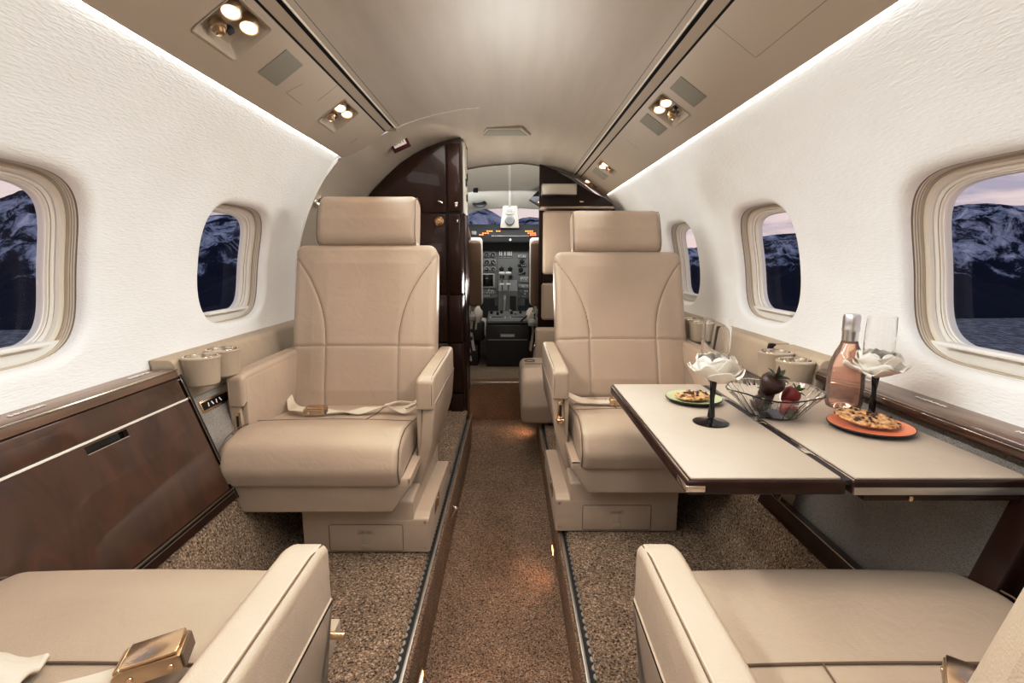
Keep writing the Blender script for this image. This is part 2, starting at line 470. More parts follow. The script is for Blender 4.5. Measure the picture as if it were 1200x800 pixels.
# domed ceiling
DOME = [(-.48, .578), (-.44, .596), (-.38, .616), (-.30, .638), (-.2, .658), (-.1, .668), (0, .671), (.1, .668), (.2, .658), (.3, .638), (.38, .616), (.44, .596), (.48, .578)]
mb = MB()
ND = len(DOME)-1
mb.grid(lambda u, v: (CX+DOME[round(v*ND)][0], -1.3+3.72*u, DOME[round(v*ND)][1]), 4, ND, 'liner')
# forward half: right side keeps the dome, left side spreads to the shell beside the entrance
SH1 = [(-.94, -.17), (-.937, -.08), (-.925, 0), (-.90, .11), (-.855, .22), (-.80, .325), (-.73, .413), (-.66, .475), (-.58, .53), (-.48, .578)]
SH2 = [(-.94, -.17), (-.925, -.08), (-.90, 0), (-.86, .11), (-.81, .22), (-.76, .30), (-.70, .372), (-.63, .437), (-.548, .508), (-.46, .562)]
F1 = SH1+DOME[1:]; F2 = SH2+[(-.409, .586), (-.33, .612), (-.25, .632), (-.17, .645), (-.08, .655), (0, .66)]+DOME[7:]
nf = min(len(F1), len(F2))
def lerp2(a, b, t): return (a[0]+(b[0]-a[0])*t, a[1]+(b[1]-a[1])*t)
def resample(P, n):
    L = [0]
    for a, b in zip(P, P[1:]): L.append(L[-1]+math.dist(a, b))
    out = []
    for k in range(n):
        d = L[-1]*k/(n-1)
        i = max(j for j in range(len(L)) if L[j] <= d+1e-9); i = min(i, len(P)-2)
        out.append(lerp2(P[i], P[i+1], (d-L[i])/(L[i+1]-L[i])))
    return out
F1 = resample(F1, 60); F2 = resample(F2, 60)
mb.grid(lambda u, v: ((lambda q: (CX+q[0], (2.42+u*1.33) if q[0] > -.62 else 2.34+u*1.41, q[1]))(lerp2(F1[round(v*59)], F2[round(v*59)], min(1, u*1.33/.43)))), 12, 59, 'liner')
# lip where the aft ceiling ends over the entrance
mb.tube([(CX+x, 2.42, z-.001) for x, z in DOME[:6]], .003, 'cream')
struct(mb.build('ceiling', sharp=50))
# lower entrance side lining below the shell
mb = MB()
LOW = [(-.94, -.17), (-.935, -.3), (-.86, -.5), (-.78, -.66), (-.70, -.87)]
mb.grid(lambda u, v: (CX+LOW[round(v*4)][0], 2.3+.6*u, LOW[round(v*4)][1]), 2, 4, 'wall')
struct(mb.build('wall_entrance'))
mb = MB()
RG = [(x, z) for x, z in F2]+[(.70, .438), (.84, .27), (.92, .05), (.94, -.17)]
mb.grid(lambda u, v: (CX+RG[round(u*(len(RG)-1))][0]*(.992+.35*v), 3.752, -.17+(RG[round(u*(len(RG)-1))][1]+.17)*(.992+.35*v)), len(RG)-1, 1, 'liner')
mb.tube([(CX+x*.99, 3.748, -.17+(z+.17)*.99) for x, z in RG[24:60]], .003, 'seam')
struct(mb.build('trim_10'))
# ceiling vent
mb = MB()
mb.prism([(-.165, 2.90), (.11, 2.90), (.061, 2.745), (-.121, 2.745)], .652, .672, 'psu', 'z', .004)
mb.prism([(-.145, 2.885), (.09, 2.885), (.05, 2.76), (-.11, 2.76)], .6495, .66, 'psu_plate', 'z', .002)
tag(mb.build('ceiling_lamp_cover'), 'beige trapezoid lens cover set in the centre of the domed ceiling', 'ceiling cover')

# ------------------------------------------------------------------ floor
ZA, ZP = -1.08, -.87
XL, XR = -.215, .150
mb = MB(); mb.box(((XL+XR)/2, 1.05, ZA-.02), (XR-XL+.1, 4.7, .04), 'carpet_aisle'); struct(mb.build('floor'))
def riser(x, side, y1, nm):
    m_ = MB()
    pr = [(x+side*.013, ZA), (x+side*.001, ZP-.010), (x+side*.002, ZP-.003), (x+side*.005, ZP), (x+side*.009, ZP-.002)]
    m_.grid(lambda u, v: (pr[round(v*4)][0], -1.3+(y1+1.3)*u, pr[round(v*4)][1]), 2, 4, 'carpet_aisle')
    return struct(m_.build(nm))
riser(XL, -1, 2.84, 'trim_6'); riser(XR, 1, 3.35, 'trim_7')
def platform(side, x, y1, nm):
    m_ = MB()
    a = x+side*.031; rel = .655; b = CX+side*rel
    pts = [(a, ZP-.01), (a, ZP), (a+side*.006, ZP+.006), (a+side*.018, ZP+.007), (b-side*.004, ZP+.007), (b, ZP), (b+side*.002, ZP-.002)]
    m_.grid(lambda u, v: (pts[round(v*6)][0], -1.3+(y1+1.3)*u, pts[round(v*6)][1]), 2, 6, 'carpet')
    return struct(m_.build(nm))
platform(-1, XL, 2.85, 'floor_left'); platform(1, XR, 3.35, 'floor_right')
def sidecarpet(side, y1, nm):
    m_ = MB()
    pts = [(.655, ZP-.0), (.662, ZP+.012), (.728, -.668), (.736, -.66), (.76, -.66)]
    m_.grid(lambda u, v: (CX+side*pts[round(v*4)][0], -1.3+(y1+1.3)*u, pts[round(v*4)][1]), 2, 4, 'carpet')
    return struct(m_.build(nm))
sidecarpet(-1, 2.85, 'baseboard_left'); sidecarpet(1, 3.75, 'baseboard_right')
def rail(side, x, y0, y1, label):
    m_ = MB(); xc = x+side*.0195
    m_.box((xc, (y0+y1)/2, ZP-.006), (.024, y1-y0, .006), 'black')
    m_.box((xc-side*.006, (y0+y1)/2, ZP-.001), (.008, y1-y0, .004), 'alu', .001)
    # scalloped inner lip
    n = int((y1-y0)/.024); poly = []
    for i in range(n+1):
        yy = y0+(y1-y0)*i/n
        for k in range(5):
            t = PI*k/4; poly.append((xc+side*(.0115-.006*math.sin(t)), yy+.012-.009*math.cos(t)))
    poly += [(xc+side*.014, y1+.02), (xc+side*.014, y0)]
    m_.prism(poly, ZP-.004, ZP-.0005, 'alu', 'z')
    o = m_.build('seat_track', at=(xc, (y0+y1)/2, ZP)); return tag(o, label, 'seat track')
rail(-1, XL, -.6, 2.7, 'scalloped metal seat track along the left edge of the aisle')
rail(1, XR, -.6, 2.7, 'scalloped metal seat track along the right edge of the aisle')
# step up to the cockpit
mb = MB(); mb.box(((XL+XR)/2, 3.40, -.95), (.9, .1, .26), 'carpet_step'); mb.box(((XL+XR)/2, 3.352, -.822), (.9, .006, .012), 'alu', .002)
mb.box((0, 4.3, -.84), (2.0, 1.72, .04), 'carpet'); struct(mb.build('floor_step'))
# rear closing wall (behind the camera)
mb = MB(); mb.box((CX, -1.32, -.2), (2.1, .04, 1.9), 'wall'); struct(mb.build('wall_rear'))

# ------------------------------------------------------------------ side ledges and cabinets
def frame(side, y, s=0, n=0):
    """matrix of the slanted cabinet face: local x along the cabin, y up the face, z into the room"""
    B = Vector((CX+side*.735, y, -.66)); K = Vector((CX+side*.860, y, -.31))
    e2 = (K-B).normalized(); e1 = Vector((0, 1, 0)); e3 = e1.cross(e2)
    if e3.x*side > 0: e3 = -e3
    m = Matrix.Identity(4)
    for i in range(3): m[i][0] = e1[i]; m[i][1] = e2[i]; m[i][2] = e3[i]; m[i][3] = (B+e3*n)[i]
    return m
FL = .3716
def ledge_top(side, y0, y1, mat, mb, lip=.0):
    pr = [(.94, -.292), (.865, -.290), (.856, -.294), (.852, -.302), (.853, -.312), (.860, -.318), (.94, -.318)]
    mb.prism([(CX+side*a, b) for a, b in pr], y0, y1, mat, 'y')
def placard(mb, side, y, L=.075):
    x = CX+side*.897
    r = random.Random(int(y*1000))
    k = 0.0
    while k < L:
        w = r.choice((.003, .0045, .006)); mb.box((x+r.uniform(-.0015, .0015), y+k, -.2888), (r.choice((.006, .008, .009)), w*.8, .0008), 'white_print'); k += w+.0015
def cabinet_left(y0, y1):
    t = thing('side_cabinet', 'long glossy walnut cabinet under the left windows with beige trim line', 'cabinet', (CX-.86, (y0+y1)/2, -.66))
    L = y1-y0; F = frame(-1, y0)
    m_ = MB(); ledge_top(-1, y0, y1, 'wood_top', m_)
    m_.tube([(CX-.853, y0, -.291), (CX-.853, y1, -.291)], .0022, 'chrome', 6)
    m_.tube([(CX-.849, y0, -.319), (CX-.849, y1, -.319)], .0016, 'chrome', 6)
    placard(m_, -1, .92); placard(m_, -1, 1.22)
    o = m_.build('ledge', t, True)
    m_ = MB()
    m_.box((L/2, FL*.5, -.012), (L, FL, .02), 'wood_dark', mtx=F); m_.build('carcass', t, True)
    m_ = MB(); m_.box((L/2-.004, FL*.905, .004), (L-.012, FL*.15, .012), 'wood', .002, mtx=F); m_.build('drawer_front', t, True)
    m_ = MB(); m_.box((L/2-.004, FL*.82, .0045), (L-.010, .0055, .016), 'cream', .0015, mtx=F); m_.build('beige_trim', t, True)
    m_ = MB()
    # flap door with a finger slot: four pieces around the slot
    sy0, sy1 = .985-y0, 1.10-y0; sv0, sv1 = FL*.755, FL*.80; v0, v1 = FL*.095, FL*.812; x0, x1 = .002, L-.01
    for a, b, c, d in ((x0, sy0, v0, v1), (sy1, x1, v0, v1), (sy0, sy1, v0, sv0), (sy0, sy1, sv1, v1)):
        m_.box(((a+b)/2, (c+d)/2, .005), (b-a, d-c, .012), 'wood', mtx=F)
    m_.box(((sy0+sy1)/2, (sv0+sv1)/2, -.001), (sy1-sy0, sv1-sv0, .002), 'black_gloss', mtx=F)
    m_.box(((sy0+sy1)/2, sv0, .0115), (sy1-sy0, .002, .001), 'chrome', mtx=F)
    m_.build('flap_door', t, True)
    m_ = MB()
    m_.box((L-.003, FL*.5, .008), (.003, FL*1.0, .014), 'chrome', mtx=F); m_.box((L+.001, FL*.5, .006), (.006, FL, .02), 'black', mtx=F)
    m_.box((L/2, FL*.085, .012), (L, .004, .010), 'chrome', mtx=F); m_.box((L/2, FL*.058, .011), (L, .002, .010), 'chrome', mtx=F)
    m_.box((L/2, FL*.073, .006), (L, .006, .006), 'black', mtx=F)
    m_.build('metal_edging', t, True)
    m_ = MB(); m_.box((L/2, FL*.03, .004), (L, FL*.06, .012), 'wood_dark', mtx=F); m_.build('toe_strip', t, True)
    return t
cabinet_left(-.3, 1.335)
def cabinet_right(y0, y1):
    t = thing('side_cabinet', 'open walnut framed table cabinet with grey fabric back under the right windows', 'cabinet', (CX+.86, (y0+y1)/2, -.66))
    L = y1-y0; F = frame(1, y0)
    m_ = MB(); ledge_top(1, y0, y1, 'wood_top', m_)
    m_.box((CX+.856, (y0+y1)/2, -.307), (.018, L, .024), 'wood', .006)
    m_.tube([(CX+.8465, y0, -.3), (CX+.8465, y1, -.3)], .0016, 'chrome', 6)
    placard(m_, 1, 1.20); placard(m_, 1, .98); placard(m_, 1, .76)
    m_.build('ledge', t, True)
    m_ = MB(); m_.box((L/2, FL*.5, -.045), (L, FL, .006), 'grey_fabric', mtx=F); m_.build('back_panel', t, True)
    m_ = MB(); m_.box((L/2, FL*.035, -.008), (L, FL*.11, .04), 'wood_dark', .002, mtx=F)
    m_.box((L/2, FL*.092, .012), (L, .002, .002), 'chrome', mtx=F); m_.build('bottom_rail', t, True)
    m_ = MB(); m_.box((L-.06, FL*.5, -.012), (.030, FL, .04), 'wood_dark', .002, mtx=F); m_.box((L-.077, FL*.5, -.01), (.003, FL, .036), 'brass', mtx=F); m_.build('post', t, True)
    m_ = MB(); m_.box((.625, FL*.52, .0), (.045, FL*.98, .05), 'wood_dark', .002, mtx=F); m_.build('post', t, True)
    m_ = MB(); m_.box((.29, FL*.5, .002), (.58, FL*.93, .012), 'grey_fabric', mtx=F); m_.build('side_panel', t, True)
    return t
cabinet_right(.1, 1.335)
def ledge_pad(side, y0, y1, label):
    t = thing('padded_ledge', label, 'ledge', (CX+side*.87, (y0+y1)/2, -.30))
    m_ = MB()
    pr = fillet([(CX+side*.936, -.268), (CX+side*.868, -.268), (CX+side*.848, -.385), (CX+side*.90, -.40)], [.004, .022, .012, .004], 6)
    m_.prism(pr, y0, y1, 'leather_ledge', 'y', .004); m_.build('pad', t, True)
    m_ = MB(); F = frame(side, y0); L = y1-y0
    m_.box((L/2, FL*.42, -.026), (L, FL*.84, .012), 'grey_fabric', mtx=F)
    m_.build('lower_panel', t, True)
    return t
ll = ledge_pad(-1, 1.343, 2.36, 'beige leather padded ledge between left cabinet and entrance')
F = frame(-1, 0)
m_ = MB()
F = frame(-1, 0, 0, -.020)
m_.box((1.50, FL*.712, .002), (.20, .034, .006), 'brass', .001, mtx=F); m_.box((1.50, FL*.712, .0045), (.19, .022, .003), 'black_gloss', mtx=F)
for k in range(4): m_.box((1.432+.02*k, FL*.712, .0062), (.0045, .012, .001), 'white_print', rot=(0, 0, .5 if k % 2 else -.3), mtx=F)
m_.build('switch_strip', ll, True)['label'] = 'brass framed black switch strip'
ledge_pad(1, 1.343, 1.60, 'short beige padded ledge section behind the table with two cup holders in it')
ledge_pad(1, 1.625, 2.02, 'beige padded ledge section right of the forward right seat')
ledge_pad(1, 2.045, 3.6, 'long beige padded ledge section at the forward end of the right wall')
for y, z in ((1.6125, 0), (2.0325, 0)):
    m_ = MB(); m_.prism(fillet([(CX+.880, -.266), (CX+.862, -.266), (CX+.840, -.39), (CX+.725, -.66), (CX+.745, -.665), (CX+.89, -.4)], .006, 3), y-.008, y+.008, 'wood_dark', 'y', .002)
    struct(m_.build('trim_%d' % (8 if y < 1.8 else 9)))
def cup(x, y, z, label, grp=None, first=[None]):
    if first[0] is None:
        t = thing('cup_holder', label, 'cup holder', (x, y, z), 0, grp)
        m_ = MB(); m_.lathe([(.001, -.078), (.038, -.078), (.043, -.073), (.048, -.008), (.050, 0), (.0465, .003), (.0405, .002), (.040, -.004), (.036, -.055), (.001, -.058)], 'leather_ledge', 40); m_.build('cup_shell', t)
        m_ = MB(); m_.lathe([(.0435, .003), (.0415, .0045), (.0395, .0035), (.0385, -.006), (.0350, -.052), (.001, -.054)], 'chrome', 40); m_.build('metal_liner', t)
        first[0] = t; return t
    t = copy_tree(first[0]); t.location = (x, y, z); tag(t, label, 'cup holder', grp); return t
cup(-.862, 1.40, -.270, 'metal lined beige cup holder next to the end of the left walnut cabinet')
cup(-.866, 1.515, -.270, 'metal lined beige cup holder next to the arm of the left forward seat')
cup(.790, 1.392, -.280, 'metal lined beige cup holder nearest the table, behind the glass bowl')
cup(.790, 1.50, -.275, 'metal lined beige cup holder beyond the table next to the dark trim strip')
cup(.800, 2.13, -.265, 'metal lined beige cup holder seen just left of the first champagne glass')
cup(.800, 2.25, -.265, 'small beige cup holder half hidden by the right forward seat back')

# ------------------------------------------------------------------ seats
def seat_back(mb, w, h, T, mat):
    NU, NV = 150, 170; rc = .035; base = .06
    def clamp(x, z):
        cx = min(max(x, -w/2+rc), w/2-rc); cz = min(max(z, rc), h-rc)
        dx, dz = x-cx, z-cz; d = math.hypot(dx, dz)
        if (abs(x) > w/2-rc) and (z < rc or z > h-rc) and d > rc: return cx+dx/d*rc, cz+dz/d*rc
        return x, z
    def edge(x, z):
        cx = min(max(x, -w/2+rc), w/2-rc); cz = min(max(z, rc), h-rc)
        d = math.hypot(x-cx, z-cz)
        inner = min(w/2-abs(x), z, h-z)
        return rc-d if d > 0 and (abs(x) > w/2-rc and (z < rc or z > h-rc)) else inner
    vs = .385*h
    def seam_d(x, z):
        d = abs(z-vs)
        if z < vs: us = .5
        else: us = .5+.47*min(1.2, ((z-vs)/(h-vs)/.86))**2.1
        if us < 1.0: d = min(d, abs(abs(x)-us*w/2)*(.9 if z > vs+.5*(h-vs) else 1))
        return d
    def front(u, v):
        x, z = clamp((u-.5)*w, v*h); e = max(edge(x, z), 0); r = .03
        t = min(e/r, 1); y = -T*math.sqrt(max(0, 1-(1-t)**2))*.55
        y -= T*.45*(1-(2*abs(x)/w)**2)*min(1, e/.08)*(.6+.4*math.sin(PI*z/h))
        if z > vs: y += .010*math.sin(PI*(z-vs)/(h-vs))*max(0, 1-(x/(.25*w))**2) * .6
        sd = seam_d(x, z); y += .0045*math.exp(-(sd/.003)**2)+.0018*math.exp(-(sd/.009)**2)
        return (x, y-base/2, z)
    mb.grid(front, NU, NV, mat)
    def back(u, v):
        x, z = clamp((u-.5)*w, v*h); e = max(edge(x, z), 0); t = min(e/.02, 1)
        return (x, base/2+.02*math.sqrt(max(0, 1-(1-t)**2)), z)
    mb.grid(back, 30, 34, mat)
    # side band
    pts = []
    for k in range(60): pts.append((k/60, 0))
    for k in range(60): pts.append((1, k/60))
    for k in range(60): pts.append((1-k/60, 1))
    for k in range(61): pts.append((0, 1-k/60))
    def band(u, v):
        p = pts[round(u*240)]; x, z = clamp((p[0]-.5)*w, p[1]*h); return (x, -base/2+base*v, z)
    mb.grid(band, 240, 1, mat)
    # thread lines lying in the grooves
    def on(x, z):
        f = front(x/w+.5, z/h); return (f[0], f[1]-.0006, f[2])
    for sx in (-1, 1):
        P = []
        for k in range(50):
            z = .012+(h*.955-.012)*k/49
            us = .5 if z < vs else .5+.47*min(1.2, ((z-vs)/(h-vs)/.86))**2.1
            if us < .985: P.append(on(sx*us*w/2, z))
        mb.tube(P, .0011, 'seam', 5)
    mb.tube([on(-w/2*.97+w*.97*k/40, vs) for k in range(41)], .0011, 'seam', 5)
SW = .325
def make_seat(side, label, mat='leather', near=False, back_shift=0.0, recl=False):
    """side=+1: the aisle arm is on local +x. Faces local -y; origin on the platform under the seat front centre"""
    t = thing('cabin_seat', label, 'seat')
    a = side
    # cushion
    m_ = MB()
    prof = fillet([(.020, .235), (.004, .29), (.035, .356), (.13, .375), (.34, .340), (.54, .320), (.56, .24)], [.02, .055, .055, .12, .1, .03, .02], 8)
    m_.loft(prof, .508, .028, mat, .006)
    for sx in (-1, 1):
        q = [(sx*(.254-.006), y, z+.001) for y, z in [(.026, .245), (.011, .29), (.034, .343), (.075, .363), (.13, .371), (.2, .3635), (.34, .340), (.48, .3235)]]
        qs = []
        for i in range(len(q)-1):
            for k in range(4): qs.append(Vector(q[i]).lerp(Vector(q[i+1]), k/4))
        m_.tube(qs, .0016, 'seam', 6)
    m_.tube([(x/20*.245, .245, .3578+.006*(1-(x/20)**2)) for x in range(-20, 21)], .0018 if near else .0009, 'seam', 6)
    m_.tube([(a*.10, y/10, z) for y, z in ((2.45, .363), (3.0, .3545), (3.4, .3485), (3.9, .3415), (4.6, .3355))], .0014, 'seam', 6)
    m_.build('seat_cushion', t)
    # pan
    m_ = MB()
    m_.prism(fillet([(-.278, .262), (-.278, .236), (-.225, .158), (.225, .158), (.278, .236), (.278, .262)], [.002, .006, .012, .012, .006, .002], 4), .03, .60, mat, 'y', .006, 3)
    m_.build('seat_pan', t)
    # base
    m_ = MB()
    x0, x1 = (-.055, .318) if a > 0 else (-.318, .07)
    xi0, xi1 = (x0, x1-.045) if a > 0 else (x0+.045, x1)
    m_.prism(fillet([(.085, 0.004), (.085, .17), (.60, .17), (.60, 0.004)], [.006, .012, .02, .004], 4), xi0, xi1, mat, 'x', .004, 2)
    m_.prism(fillet([(.0845, 0.004), (.0845, .112), (.12, .118), (.585, .088), (.60, 0.004)], [.004, .01, .02, .02, .004], 4), x0, x1, mat, 'x', .005, 2)
    b = m_.build('pedestal', t)
    xc = (x0+x1)/2
    m_ = MB(); m_.box((xc+a*.0, .0835, .052), (.215, .004, .082), mat, .002); 
    fr = [(-.1085, .011), (.1085, .011), (.1085, .0935), (-.1085, .0935)]
    m_.tube([(xc+u, .0822, v) for u, v in fillet(fr, .006, 3)], .0009, 'seam', 5, True)
    d = m_.build('life_vest_drawer', b)
    m_ = MB(); m_.box((xc, .0806, .071), (.05, .0015, .016), 'leather_ledge', .0005)
    tg = m_.build('tag', d)
    text('LIFE VEST', .0088, 'seam', 'lettering', d, Matrix.Translation((xc, .0796, .0705)) @ Matrix.Rotation(PI/2, 4, 'X'))
    m_ = MB(); m_.box((xc, .080, .045), (.022, .003, .038), 'leather_ledge', .001); m_.box((xc, .0788, .027), (.024, .0045, .014), 'leather_ledge', .001); m_.build('pull_strap', d)
    for zz in (.02, .10):
        m_ = MB()
        for xx in ((x1-.012),) if a > 0 else ((x0+.012),): m_.lathe([(0, 0), (.0035, 0), (.0035, .002), (0, .003)], 'brushed', 10, Matrix.Translation((xx, .085, zz)) @ Matrix.Rotation(PI/2, 4, 'X'))
        m_.build('screw', b)
    m_ = MB(); xs = x1 if a > 0 else x0
    m_.box((xs+a*.0004, .24, .085), (.002, .10, .036), 'brass', .0008); m_.box((xs+a*.001, .24, .085), (.002, .085, .024), 'seam', .0008); m_.box((xs+a*.003, .25, .085), (.004, .012, .028), 'brass', .001)
    m_.build('side_handle', b)
    # arms
    for s in (1, -1):
        aisle = (s == a)
        ya = .18
        az = -.014 if near else (0 if aisle else .010)
        xa = s*(SW-.027) if aisle else s*(SW-.052)
        m_ = MB()
        pr = fillet([(ya, .41+az), (ya, .503+az), (ya+.03, .512+az), (.73, .518+az), (.73, .42+az)], [.008, .018, .05, .03, .01], 6)
        m_.loft(pr, .054, .013, mat, 0, 3, 5, Matrix.Translation((xa, 0, 0)))
        m_.tube([(xa+s*.0175, y, z+az) for y, z in ((ya+.0012, .425), (ya-.0002, .46), (ya+.0008, .487), (ya+.012, .5062), (ya+.05, .5126), (ya+.2, .5148), (.6, .517))], .0011, 'stitch', 5)
        m_.tube([(xa+s*.0200, y, z+az) for y, z in ((ya+.0016, .425), (ya+.0002, .46), (ya+.0012, .487), (ya+.0122, .5058), (ya+.05, .5120), (ya+.2, .5140), (.6, .5162))], .0009, 'seam', 5)
        arm = m_.build('armrest', t)
        m_ = MB()
        pr = fillet([(ya+.008, .43), (ya+.008, .30), (ya+.010, .22), (ya+.02, .15), (.60 if not near else .72, .15), (.725, .30), (.725, .43)], [.002, .06, .05, .03, .06, .05, .002], 6)
        pb = MB(); pb.prism(pr, -.018, .018, mat, 'x', .006, 3)
        for q in pb.bm.verts:
            k = max(0, (.40-q.co.z)/.25); q.co.x += xa+s*.0115-s*.055*k**1.6; q.co.z += az*(1-min(1, k))
        me_ = bpy.data.meshes.new('t'); pb.bm.to_mesh(me_); b3 = bmesh.new(); b3.from_mesh(me_); bpy.data.meshes.remove(me_); pb.bm.free(); m_.add(b3, mat)
        # inner liner panel, set in a little
        pr2 = fillet([(ya+.014, .494+az), (ya+.014, .24), (.62, .24), (.725, .499+az)], [.012, .02, .02, .004], 4)
        m_.prism(pr2, xa-s*.0205-.008, xa-s*.0205+.008, mat, 'x', .004, 2)
        m_.build('side_panel', t)
        if (not near and (not aisle or side < 0)) or (near and side < 0 and aisle):
            m_ = MB()
            m_.box((xa, ya+.006, .365), (.018, .004, .075 if not near else .03), 'brass', .003)
            m_.box((xa, ya+.0035, .372), (.008, .002, .04), 'black', .001)
            lx = -1 if not near else a
            if side < 0 and not near: lx = 0
            if lx == 0:
                m_.box((xa, ya-.006, .345), (.026, .02, .009), 'brass', .0035, 3)
            else:
                m_.tube([(xa, ya+.002, .342), (xa, ya-.008, .340), (xa+lx*.012, ya-.012, .339), (xa+lx*.034, ya-.012, .338)], .0055, 'brass', 12)
            m_.build('recline_lever', t)['label'] = 'pale brass lever and slot plate'
    # backrest, leaned back
    tilt = math.atan2(.17 if not recl else .26, .62)
    BM = Matrix.Translation((0, .575+back_shift, .285)) @ Matrix.Rotation(-tilt, 4, 'X')
    m_ = MB(); bw = .545
    seat_back(m_, bw, .645, .045, mat)
    bmesh.ops.transform(m_.bm, matrix=BM, verts=m_.bm.verts)
    m_.build('backrest', t, sharp=60)
    m_ = MB()
    hwid = .385
    pr = fillet([(-.065, 0.0), (-.070, .10), (-.060, .205), (.045, .205), (.055, .11), (.05, 0.0)], [.05, .08, .065, .05, .03, .04], 8)
    m_.loft(pr, hwid, .026, mat, 0, 14, 6, BM @ Matrix.Translation((0, 0, .640)))
    for sx in (-1, 1):
        q = [(sx*(hwid/2-.004), y*.93-.001, .11+(z-.11)*.94) for y, z in pr]
        m_.tube([BM @ Matrix.Translation((0, 0, .640)) @ Vector(p) for p in q], .0016, 'seam', 6, True)
    m_.build('headrest', t)
    m_ = MB()
    for sx in (-1, 1):
        m_ = MB(); m_.tube([BM @ Vector((sx*.08, 0, .55)), BM @ Vector((sx*.08, 0, .70))], .006, 'chrome', 10); m_.build('headrest_post', t)
    return t
seatL = make_seat(1, 'left forward beige leather seat facing aft, beside the entrance')
seatL.location = (-.556, 1.315, ZP+.006)
seatR = make_seat(-1, 'right forward beige leather seat facing the table, partly hidden by it', recl=True, back_shift=.03)
seatR.location = (.462, 1.435, ZP+.006)
nearL = make_seat(-1, 'left foreground beige seat with gold buckle on its cushion, seen from behind', 'leather_near', True)
nearL.rotation_euler.z = PI; nearL.location = (-.566, .815, ZP+.006)
nearR = make_seat(1, 'right foreground beige seat at the near end of the table, seen from behind', 'leather_near', True, -.037)
nearR.rotation_euler.z = PI; nearR.location = (.492, .815, ZP+.006)

# seat belts
def buckle(parent, c, rz, s=1, tilt=0):
    m_ = MB(); mt = Matrix.Translation(c) @ Matrix.Rotation(rz, 4, 'Z') @ Matrix.Rotation(tilt, 4, 'Y')
    pr = fillet([(-.036*s, 0), (-.036*s, .016*s), (-.026*s, .022*s), (.036*s, .020*s), (.036*s, 0)], [.002, .007, .01, .002, .002], 4)
    m_.prism([(p[0], p[1]) for p in pr], -.023*s, .023*s, 'brushed', 'y', .0015, 2, mt)
    m_.box((.004*s, 0, .0235*s), (.060*s, .043*s, .004*s), 'brass', .002, 2, mtx=mt)
    m_.box((-.030*s, 0, .020*s), (.010*s, .040*s, .006*s), 'brass', .0028, 3, (0, -.5, 0), mtx=mt)
    m_.box((.0375*s, 0, .010*s), (.002, .040*s, .018*s), 'seam', mtx=mt)
    for q in (-1, 1):
        for xx in (-.018, .024): m_.lathe([(0, 0), (.0035*s, 0), (.003*s, .001), (0, .0012)], 'brass', 10, mt @ Matrix.Translation((xx*s, q*.0235*s, .009*s)) @ Matrix.Rotation(-q*PI/2, 4, 'X'))
    o = m_.build('buckle', parent, True); o['label'] = 'metal lift buckle'; return o
def strap_path(P, W, n=8, wob=.0):
    out = []; P = [Vector(p) for p in P]
    for i in range(len(P)-1):
        p0 = P[max(i-1, 0)]; p1 = P[i]; p2 = P[i+1]; p3 = P[min(i+2, len(P)-1)]
        for k in range(n):
            t = k/n
            q = .5*((2*p1)+(-p0+p2)*t+(2*p0-5*p1+4*p2-p3)*t*t+(-p0+3*p1-3*p2+p3)*t**3)
            w = Vector(W[i]).lerp(Vector(W[i+1]), t)
            out.append((q, w))
    out.append((P[-1], W[-1])); return out
zs = -.516
t = thing('seat_belt', 'cream lap belt lying across the left forward seat cushion', 'seat belt', (-.556, 1.70, zs))
m_ = MB()
m_.ribbon(strap_path([(-.80, 1.80, zs+.02), (-.765, 1.735, zs+.004), (-.72, 1.68, zs+.012), (-.66, 1.655, zs+.015)], [(0, 1, .2), (.2, 1, .3), (.3, 1, 0), (.3, 1, 0)]), .045, 'belt')
m_.ribbon(strap_path([(-.62, 1.65, zs+.012), (-.56, 1.675, zs+.004), (-.50, 1.665, zs+.01), (-.42, 1.69, zs+.016), (-.35, 1.68, zs+.012), (-.30, 1.74, zs+.04)], [(.1, 1, .1), (0, 1, -.3), (.1, 1, .3), (0, 1, -.4), (.2, 1, .5), (0, 1, 1)]), .045, 'belt')
m_.tube([(-.43, 1.70, zs+.02), (-.38, 1.69, zs+.035), (-.32, 1.71, zs+.025), (-.35, 1.66, zs+.02)], .004, 'belt', 8)
m_.build('webbing', t, True); buckle(t, (-.645, 1.635, zs+.010), .12, .95)
zs = -.520
t = thing('seat_belt', 'cream lap belt lying on the right forward seat beside the table', 'seat belt', (.36, 1.8, zs))
m_ = MB()
m_.ribbon(strap_path([(.205, 1.84, zs+.03), (.25, 1.81, zs+.012), (.31, 1.78, zs+.012), (.36, 1.765, zs+.018)], [(0, 1, .2), (.2, 1, .2), (.3, 1, 0), (.3, 1, 0)]), .045, 'belt')
m_.ribbon(strap_path([(.40, 1.765, zs+.014), (.48, 1.79, zs+.008), (.60, 1.80, zs+.01), (.70, 1.84, zs+.03)], [(0, 1, 0), (0, 1, .2), (0, 1, -.2), (0, 1, 0)]), .045, 'belt')
m_.build('webbing', t, True); buckle(t, (.385, 1.75, zs+.012), -.1, .95)
zs = -.502
t = thing('seat_belt', 'belt with shiny gold buckle resting on the left foreground seat', 'seat belt', (-.43, .55, zs))
m_ = MB()
m_.ribbon(strap_path([(-.455, .535, zs+.012), (-.50, .515, zs+.010), (-.56, .495, zs+.008), (-.64, .45, zs+.010), (-.74, .40, zs+.03)], [(.35, -1, 0)]*5), .046, 'belt')
m_.build('webbing', t, True); buckle(t, (-.428, .548, zs+.016), .32, 1.0, -.15)
t = thing('seat_belt', 'belt with dark buckle at the bottom edge on the right foreground seat', 'seat belt', (.50, .5, zs))
m_ = MB()
m_.ribbon(strap_path([(.47, .47, zs+.02), (.42, .46, zs+.012), (.36, .43, zs+.01), (.30, .40, zs+.01)], [(.2, 1, 0)]*4), .046, 'belt')
